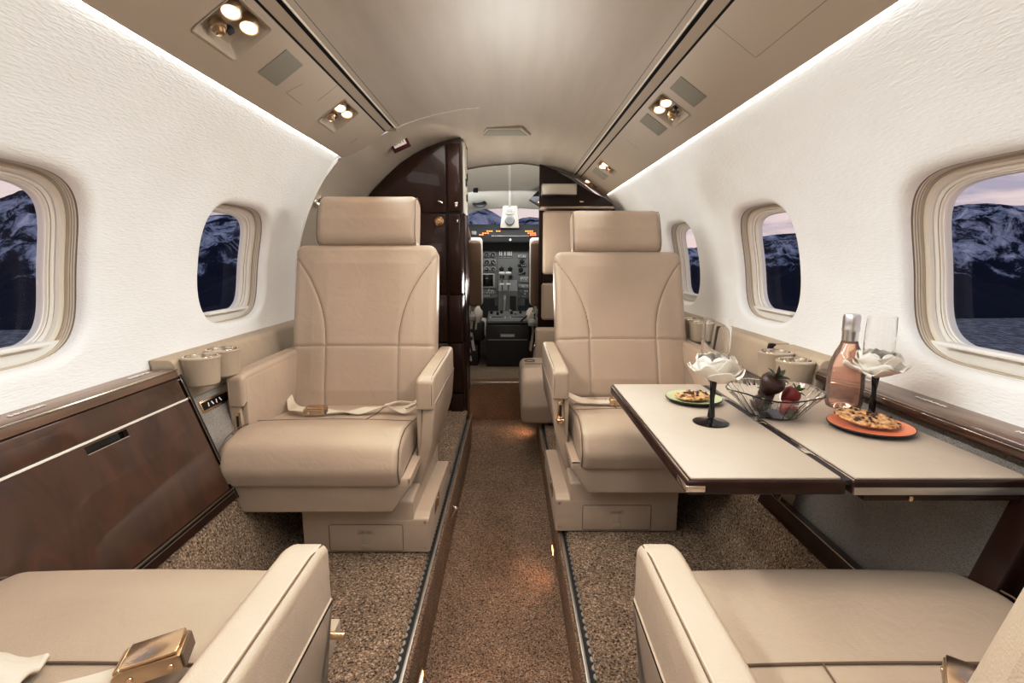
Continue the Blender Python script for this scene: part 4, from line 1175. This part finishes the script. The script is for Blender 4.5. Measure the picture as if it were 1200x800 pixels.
for (x, z) in ((-.075, -.085), (0, -.085), (-.07, -.15), (0, -.15), (.10, -.02), (.18, -.02), (.09, -.09)):
    m_ = MB(); mt = Matrix.Translation((x, fy, z)) @ Matrix.Rotation(PI/2, 4, 'X')
    m_.lathe([(.02, 0), (.018, .006), (.012, .008), (.012, .022), (0, .023)], 'black', 16, mt); m_.box((0, .014, .002), (.03, .004, .002), 'white_print', mtx=mt); m_.build('knob', t, True)
m_ = MB(); m_.box((-.22, fy, -.185), (.175, .012, .125), 'grey_light', .006); m_.box((-.22, fy-.006, -.185), (.145, .006, .10), 'black_gloss', .002); m_.build('display_screen', t, True)
for (x, z, w, h, c) in ((.10, .02, .07, .03, 'grey_light'), (.10, -.055, .07, .022, 'black'), (.10, -.12, .06, .018, 'black'), (.185, -.055, .05, .02, 'black'), (.12, -.175, .07, .045, 'grey_light'), (.205, -.175, .05, .05, 'grey_light'), (.11, -.235, .09, .03, 'grey_light'), (.2, -.24, .05, .025, 'black'), (-.22, -.272, .17, .012, 'grey_light')):
    m_ = MB(); m_.box((x, fy, z), (w, .012, h), c, .002)
    for k in range(max(2, int(w/.014))): m_.box((x-w*.4+k*w*.8/max(1, int(w/.014)-1), fy-.007, z+r.uniform(-.2, .2)*h), (.006, .003, .007), r.choice(('white_print', 'black', 'white_print')))
    m_.build('radio_unit', t, True)
m_ = MB()
for row in range(3):
    for k in range(11):
        m_.box((-.29+k*.018, fy-.004, -.262-.026*row), (.006, .008, .010), r.choice(('white_print', 'grey_light', 'black', 'orange_led' if row == 0 and k > 5 and k < 9 else 'white_print')))
for row in range(3):
    for k in range(8): m_.box((.09+k*.018, fy-.004, -.275-.024*row), (.007, .008, .008), r.choice(('white_print', 'black', 'grey_light')))
for k in range(14): m_.box((-.29+k*.041, fy-.003, -.325), (.04, .004, .003), 'grey_light')
m_.build('switch_row', t, True)
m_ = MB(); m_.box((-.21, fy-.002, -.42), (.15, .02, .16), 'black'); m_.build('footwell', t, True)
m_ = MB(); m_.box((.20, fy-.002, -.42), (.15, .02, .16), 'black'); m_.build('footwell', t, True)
# pedestal
t = thing('centre_pedestal', 'black centre pedestal with grey radio top between the pilot seats', 'pedestal', (-.02, 4.1, -.82))
m_ = MB(); m_.prism(fillet([(3.86, -.82), (3.86, -.50), (4.0, -.46), (4.42, -.40), (4.42, -.82)], .006, 2), -.185, .145, 'black', 'x', .006)
m_.box((-.02, 3.855, -.61), (.30, .008, .004), 'grey_light'); m_.box((-.02, 3.853, -.578), (.115, .006, .028), 'grey_panel', .003)
for k in range(9): m_.box((-.065+k*.011, 3.849, -.578), (.006, .003, .014), 'white_print')
m_.build('housing', t, True)
m_ = MB(); rotm = Matrix.Translation((-.02, 4.0, -.452)) @ Matrix.Rotation(math.atan2(.06, .42)+.05, 4, 'X')
m_.box((0, 0, 0), (.31, .26, .02), 'grey_panel', .004, mtx=rotm)
for sx in (-1, 1):
    m_.box((sx*.077, -.05, .011), (.125, .05, .006), 'grey_light', .002, mtx=rotm); m_.box((sx*.077, -.05, .0145), (.10, .022, .004), 'black', mtx=rotm)
m_.build('radio_top', t, True)
for (x, y) in ((-.13, .06), (-.08, .03), (-.05, .07), (.03, .05), (.06, .03), (.10, .07), (.02, .09)):
    m_ = MB(); m_.lathe([(.011, .008), (.010, .03), (.004, .032), (0, .032)], r.choice(('black', 'black', 'grey_light')), 14, rotm @ Matrix.Translation((x, y, 0))); m_.build('knob', t, True)
m_ = MB(); m_.prism([(4.18, -.44), (4.20, -.26), (4.30, -.18), (4.42, -.18), (4.42, -.44)], -.10, .06, 'grey_panel', 'x', .004); m_.box((.022, 4.185, -.36), (.05, .03, .12), 'black'); m_.build('throttle_quadrant', t, True)
for x in (-.067, -.015):
    m_ = MB(); m_.tube([(x, 4.22, -.26), (x, 4.16, -.19), (x, 4.14, -.13)], .006, 'grey_light', 8); m_.box((x, 4.135, -.115), (.048, .03, .022), 'white', .006); m_.box((x, 4.15, -.205), (.04, .03, .018), 'white', .006); m_.build('throttle_lever', t, True)
m_ = MB(); m_.tube([(-.045, 4.19, -.30), (-.045, 4.15, -.33), (-.048, 4.14, -.42)], lambda u: .012-.004*u, 'grey_light', 8); m_.build('flap_lever', t, True)
# pilot seats
def pilot_seat(x, label, s):
    t = thing('pilot_seat', label, 'seat', (x, 3.98, -.82))
    m_ = MB(); m_.box((x+s*.05, 3.93, -.115), (.255, .075, .50), 'brown_leather', .034, 5); m_.build('backrest', t, True)
    m_ = MB(); m_.box((x-s*.132, 3.925, -.115), (.095, .085, .50), 'brown_leather', .036, 5); m_.build('side_bolster', t, True)
    m_ = MB(); m_.box((x, 4.0, -.10), (.375, .06, .52), 'sheepskin', .028, 4); m_.build('sheepskin_cover', t, True)
    m_ = MB(); m_.box((x, 4.0, -.56), (.40, .12, .16), 'black', .03); m_.box((x, 4.18, -.56), (.44, .44, .12), 'sheepskin', .04, 4); m_.build('seat_cushion', t, True)
    m_ = MB(); m_.prism(fillet([(x-.11, .14), (x+.11, .14), (x+.075, .27), (x-.075, .27)], .03, 5), 3.93, 4.0, 'brown_leather', 'y', .02, 3); m_.build('headrest', t, True)
    m_ = MB()
    m_.box((x, 4.05, -.74), (.30, .30, .16), 'black', .01)
    ex = x-s*.16
    m_.build('seat_base', t, True)
    return t
pilot_seat(-.40, 'brown leather pilot seat left of the centre pedestal', -1)
pilot_seat(.335, 'brown leather pilot seat right of the centre pedestal', 1)
# belts and sheepskin armrests hanging by the doorway
def harness(x, s, label):
    t = thing('shoulder_harness', label, 'harness', (x, 3.9, -.5))
    m_ = MB()
    for k, (dx, z0, z1) in enumerate(((0, -.36, -.78), (-.028*s, -.40, -.70), (.022*s, -.38, -.62))):
        m_ = MB(); m_.ribbon(strap_path([(x+dx, 3.88, z0), (x+dx+.01*s, 3.865, (z0+z1)/2), (x+dx-.008*s, 3.88, z1)], [(1, .3, 0), (.7, .7, 0), (1, -.2, 0)]), .022, 'belt', .004)
        m_.build('strap', t, True)
    for k in range(6):
        m_ = MB(); m_.box((x+r.uniform(-.03, .03), 3.855, -.42-.06*k), (.022, .012, .026), r.choice(('chrome', 'black', 'chrome')), .004, 2, (0, r.uniform(-.6, .6), 0))
        m_.build('fitting', t, True)
    return t
harness(-.315, -1, 'cream harness straps with metal fittings hanging at the left pilot seat')
harness(.19, 1, 'cream harness straps with metal fittings hanging at the right pilot seat')
def arm_wrap(x, z, label):
    m_ = MB()
    def f(u, v):
        th = 2*PI*u; ph = -PI/2+PI*v; n_ = 1+.2*noise.noise(Vector((math.cos(th)*2, math.sin(th)*2, ph*2+x)))
        return (.035*n_*math.cos(ph)*math.cos(th), .05*n_*math.cos(ph)*math.sin(th), .06*n_*math.sin(ph))
    m_.grid(f, 24, 16, 'sheepskin', closed=True)
    o = m_.build('sheepskin_armrest', sharp=80); o.location = (x, 3.87, z); tag(o, label, 'armrest')
arm_wrap(-.245, -.42, 'white sheepskin wrapped armrest beside the left pilot seat')
arm_wrap(.155, -.43, 'white sheepskin wrapped armrest beside the right pilot seat')
m_ = MB(); m_.tube([(-.275, 3.87, -.44), (-.255, 3.85, -.47), (-.262, 3.85, -.53)], .008, 'grey_light', 8); m_.lathe([(0, -.03), (.03, -.015), (.033, .01), (.02, .03), (0, .035)], 'grey_light', 20, Matrix.Translation((-.285, 3.84, -.44)))
tag(m_.build('control_yoke', at=(-.275, 3.85, -.46)), 'pale grey grip hanging beside the left pilot armrest', 'control')
m_ = MB(); m_.tube([(.08, 3.87, -.47), (.12, 3.85, -.43), (.17, 3.84, -.39)], .007, 'black', 8); m_.lathe([(0, -.03), (.03, -.015), (.033, .01), (.02, .03), (0, .035)], 'grey_light', 20, Matrix.Translation((.165, 3.82, -.48)))
tag(m_.build('control_yoke', at=(.14, 3.85, -.44)), 'black lever and pale knob beside the right pilot armrest', 'control')

# aisle lights in the risers
def aisle_light(x, y, s, label, e=.55):
    t = thing('aisle_light', label, 'aisle light', (x, y, -.985))
    m_ = MB(); m_.box((x-s*.003, y, -.975), (.006, .05, .022), 'brushed', .001); m_.build('bezel', t, True)
    m_ = MB(); m_.box((x-s*.0065, y, -.975), (.002, .04, .014), 'aisle_lamp'); m_.build('lens', t, True)
    ld = bpy.data.lights.new('aisle_spot', 'SPOT'); ld.energy = e; ld.color = (1, .58, .32); ld.spot_size = 2.4; ld.spot_blend = .8; ld.shadow_soft_size = .012
    lo = bpy.data.objects.new('aisle_spot', ld); COL.objects.link(lo); lo.location = (x-s*.015, y, -.965)
    lo.rotation_euler = Vector((-s*.8, 0, -.7)).to_track_quat('-Z', 'Y').to_euler()
aisle_light(XL, 1.06, -1, 'small warm light in the left aisle riser near the bottom edge')
aisle_light(XR, 1.60, 1, 'small warm light in the right aisle riser beside the right seat pedestal')
aisle_light(XR, 3.10, 1, 'small warm light in the riser under the jump seat', 1.1)
# floor latch pin by the left pedestal
m_ = MB(); m_.lathe([(0, -.02), (.006, -.02), (.006, .01), (.010, .012), (.010, .022), (0, .024)], 'chrome', 16, Matrix.Translation((XL+.01, 1.72, -.90)) @ Matrix.Rotation(.4, 4, 'Y'))
tag(m_.build('floor_latch_pin', at=(XL+.01, 1.72, -.90)), 'small chrome pin at the aisle edge beside the left seat pedestal', 'pin')

# ------------------------------------------------------------------ outside world
ZW = -120.0
def ridge(u):
    K = [(-3, .10), (-1.6, .09), (-1.1, .092), (-1.0, .102), (-.93, .122), (-.85, .13), (-.7, .10), (-.6, .082), (-.5, .088), (-.35, .07), (-.2, .06), (-.1, .085), (-.065, .103), (-.03, .085), (0.0, .062), (.03, .072), (.07, .066), (.2, .03), (.33, .016), (.5, .042), (.6, .052), (.75, .085), (.86, .103), (.95, .098), (1.05, .100), (1.5, .09), (3, .1)]
    for a, b in zip(K, K[1:]):
        if a[0] <= u <= b[0]: return a[1]+(b[1]-a[1])*(u-a[0])/(b[0]-a[0])
    return .1
def terrain(a, t):
    u = -2.6+5.2*a
    ys = 860+180*(u+1)/2 if -1 <= u <= 1 else (860 if u < -1 else 1040)
    y = ys+t*850; x = u*y
    p = Vector((x*.0032, y*.0032, 0))
    nz = noise.fractal(p, 1.0, 2.1, 5)
    rg = 1-abs(noise.fractal(p*1.7+Vector((7, 3, 0)), 1.0, 2.1, 5))
    top = ridge(u)*(ys+800)
    tt = min(t/.94, 1)
    z = ZW+(top-ZW)*(tt**.9)
    amp = math.sin(PI*min(tt, 1))
    z += amp*(nz*70+(rg-.7)*75)+12*nz*tt
    if t > .94: z -= (t-.94)*700
    if t == 0: z = ZW-4
    return (x, y, z)
def mountain_mat():
    m, nt, b = new_mat('snowy_mountain'); v = coords(nt, (1, 1, .8))
    n1 = tex_noise(nt, v, .017, 9, .70, .5)
    sep = nt.nodes.new('ShaderNodeSeparateXYZ'); tc = nt.nodes.new('ShaderNodeTexCoord'); nt.links.new(tc.outputs['Object'], sep.inputs[0])
    mr = nt.nodes.new('ShaderNodeMapRange'); mr.inputs[1].default_value = -75; mr.inputs[2].default_value = 5; mr.inputs[3].default_value = -.26; mr.inputs[4].default_value = .015
    nt.links.new(sep.outputs[2], mr.inputs[0])
    ad = nt.nodes.new('ShaderNodeMath'); ad.operation = 'ADD'; nt.links.new(n1, ad.inputs[0]); nt.links.new(mr.outputs[0], ad.inputs[1])
    c = ramp(nt, ad.outputs[0], [(.42, (.014, .018, .040)), (.47, (.035, .045, .085)), (.52, (.28, .33, .46)), (.66, (.74, .78, .90))])
    nt.links.new(c, b.inputs['Base Color']); setp(b, Roughness=.95); b.inputs['Specular IOR Level'].default_value = .05
    bump(nt, b, n1, .8, 12); return m
M['mountain'] = mountain_mat()
mb = MB(); mb.grid(terrain, 420, 90, 'mountain'); o = mb.build('mountain_ridge', recalc=False, sharp=180)
tag(o, 'dark blue snowy mountain ridge beyond the lake outside the windows', 'mountain'); o['kind'] = 'structure'
def water_mat():
    m, nt, b = new_mat('lake_water'); v = coords(nt, (1, .35, 1), (0, 0, .3))
    n = tex_noise(nt, v, .14, 6, .75)
    nt.links.new(ramp(nt, n, [(.35, (.03, .036, .055)), (.5, (.12, .135, .17)), (.62, (.42, .44, .50))]), b.inputs['Base Color'])
    setp(b, Roughness=.8); bump(nt, b, n, .7, 3); return m
M['water'] = water_mat()
mb = MB(); mb.grid(lambda u, v: (-3200+6400*u, 100+1400*v, ZW), 4, 4, 'water'); o = mb.build('lake'); o['kind'] = 'structure'

# world: dusk sky
w = bpy.data.worlds.new('dusk'); scene.world = w; w.use_nodes = True; nt = w.node_tree
bg = nt.nodes['Background']
tc = nt.nodes.new('ShaderNodeTexCoord'); sep = nt.nodes.new('ShaderNodeSeparateXYZ'); nt.links.new(tc.outputs['Generated'], sep.inputs[0])
mp = nt.nodes.new('ShaderNodeMapping'); mp.inputs['Scale'].default_value = (1.4, 1.4, 9); nt.links.new(tc.outputs['Generated'], mp.inputs[0])
nz = tex_noise(nt, mp.outputs[0], 3.2, 5, .6, .4)
base = ramp(nt, sep.outputs[2], [(0, (.80, .66, .62)), (.10, (.72, .64, .64)), (.22, (.62, .62, .66)), (.6, (.36, .40, .50))])
cl = ramp(nt, nz, [(.38, (.70, .70, .78)), (.50, (1, .93, .92)), (.60, (1.2, 1.08, 1.0))])
mx = nt.nodes.new('ShaderNodeMix'); mx.data_type = 'RGBA'; mx.blend_type = 'MULTIPLY'; mx.inputs['Factor'].default_value = 1
nt.links.new(base, mx.inputs[6]); nt.links.new(cl, mx.inputs[7]); nt.links.new(mx.outputs[2], bg.inputs[0]); bg.inputs[1].default_value = 1.0

# ------------------------------------------------------------------ lights
def area(name, loc, d, sx, sy, e, c=(1, 1, 1), spread=PI):
    l = bpy.data.lights.new(name, 'AREA'); l.shape = 'RECTANGLE'; l.size = sx; l.size_y = sy; l.energy = e; l.color = c; l.spread = spread
    o = bpy.data.objects.new(name, l); COL.objects.link(o); o.location = loc
    o.rotation_euler = Vector(d).to_track_quat('-Z', 'Y').to_euler(); return o
def strip_light(side, y0, y1, e):
    l = bpy.data.lights.new('cove_strip', 'AREA'); l.shape = 'RECTANGLE'; l.size = .010; l.size_y = y1-y0; l.energy = e; l.color = (1, .97, .92)
    o = bpy.data.objects.new('cove_strip', l); COL.objects.link(o); o.location = (CX+side*.7115, (y0+y1)/2, .444)
    z = -Vector((side*.62, 0, -.78)).normalized(); y = Vector((0, 1, 0)); x = y.cross(z)
    m = Matrix.Identity(3)
    for i in range(3): m[i][0] = x[i]; m[i][1] = y[i]; m[i][2] = z[i]
    o.rotation_euler = m.to_euler(); return o
strip_light(-1, -1.0, 2.32, 1.8); strip_light(1, -1.0, 3.7, 2.5)
N_ = (1, .995, .985)
for side in (-1, 1):
    o = area('wall_fill_light', (CX-side*.50, .85, .52), (side*.84, 0, -.46), .05, 3.2, 10.5, N_, 2.1)  # fill added to brighten the opposite wall; no fixture here
    z = -Vector((side*.84, 0, -.46)).normalized(); y = Vector((0, 1, 0)); x = y.cross(z); m = Matrix.Identity(3)
    for i in range(3): m[i][0] = x[i]; m[i][1] = y[i]; m[i][2] = z[i]
    o.rotation_euler = m.to_euler()
area('rear_fill_light', (CX, -1.1, .42), (0, 1, -.15), 1.0, .4, 4.5, (1, .96, .91))  # unseen soft fill added behind the camera, not a cabin fixture
area('aisle_fill_light', (CX, .9, .60), (0, .15, -1), .25, 1.7, 8.5, (1, .93, .85), 2.4)  # fill added over the aisle for seats and walls, without a fixture
area('entrance_light', (CX-.1, 2.5, .60), (-.1, .15, -1), .35, .4, 3.5, (1, .93, .84))
area('vestibule_light', (CX, 3.2, -.2), (0, -.25, 1), .3, .5, 7, (1, .97, .92))
area('cockpit_light', (0, 3.95, .45), (0, .45, -1), .8, .3, 5.5, (.95, .97, 1))

GROUPS = {'cabin_seat': 'club seats of the cabin', 'cup_holder': 'cup holders in the side ledges', 'padded_ledge': 'padded ledge sections', 'seat_belt': 'lap belts on the seats',
 'reading_light_unit': 'reading light units overhead', 'speaker_grille': 'speaker grilles overhead', 'champagne_flute': 'champagne flutes on the table', 'paper_rose': 'paper roses around the flutes',
 'plate': 'small plates on the table', 'cookie': 'cookies on the plates', 'strawberry': 'strawberries in the glass bowl', 'aisle_light': 'small lights in the aisle risers', 'grommet': 'grommets by the entrance',
 'seat_track': 'seat tracks beside the aisle', 'pilot_seat': 'pilot seats', 'shoulder_harness': 'pilot harnesses', 'sheepskin_armrest': 'sheepskin armrests', 'side_cabinet': 'side cabinets under the windows'}
for o in list(COL.objects):
    k = o.name.split('.')[0]
    if o.parent is None and k in GROUPS: o['group'] = GROUPS[k]

# ------------------------------------------------------------------ camera
cam = bpy.data.cameras.new('camera'); co = bpy.data.objects.new('camera', cam); COL.objects.link(co)
cam.sensor_width = 36; cam.lens = 18; cam.clip_start = .02; cam.clip_end = 9000; cam.shift_x = .00167
co.location = (0, 0, 0); co.rotation_euler = (PI/2-math.atan(97/600), 0, 0)
scene.camera = co
scene.view_settings.view_transform = 'Standard'; scene.view_settings.look = 'None'; scene.view_settings.exposure = 0
scene.view_settings.use_curve_mapping = True
cm = scene.view_settings.curve_mapping; c = cm.curves[3]
c.points.new(.25, .215); c.points.new(.70, .735)
cm.update()
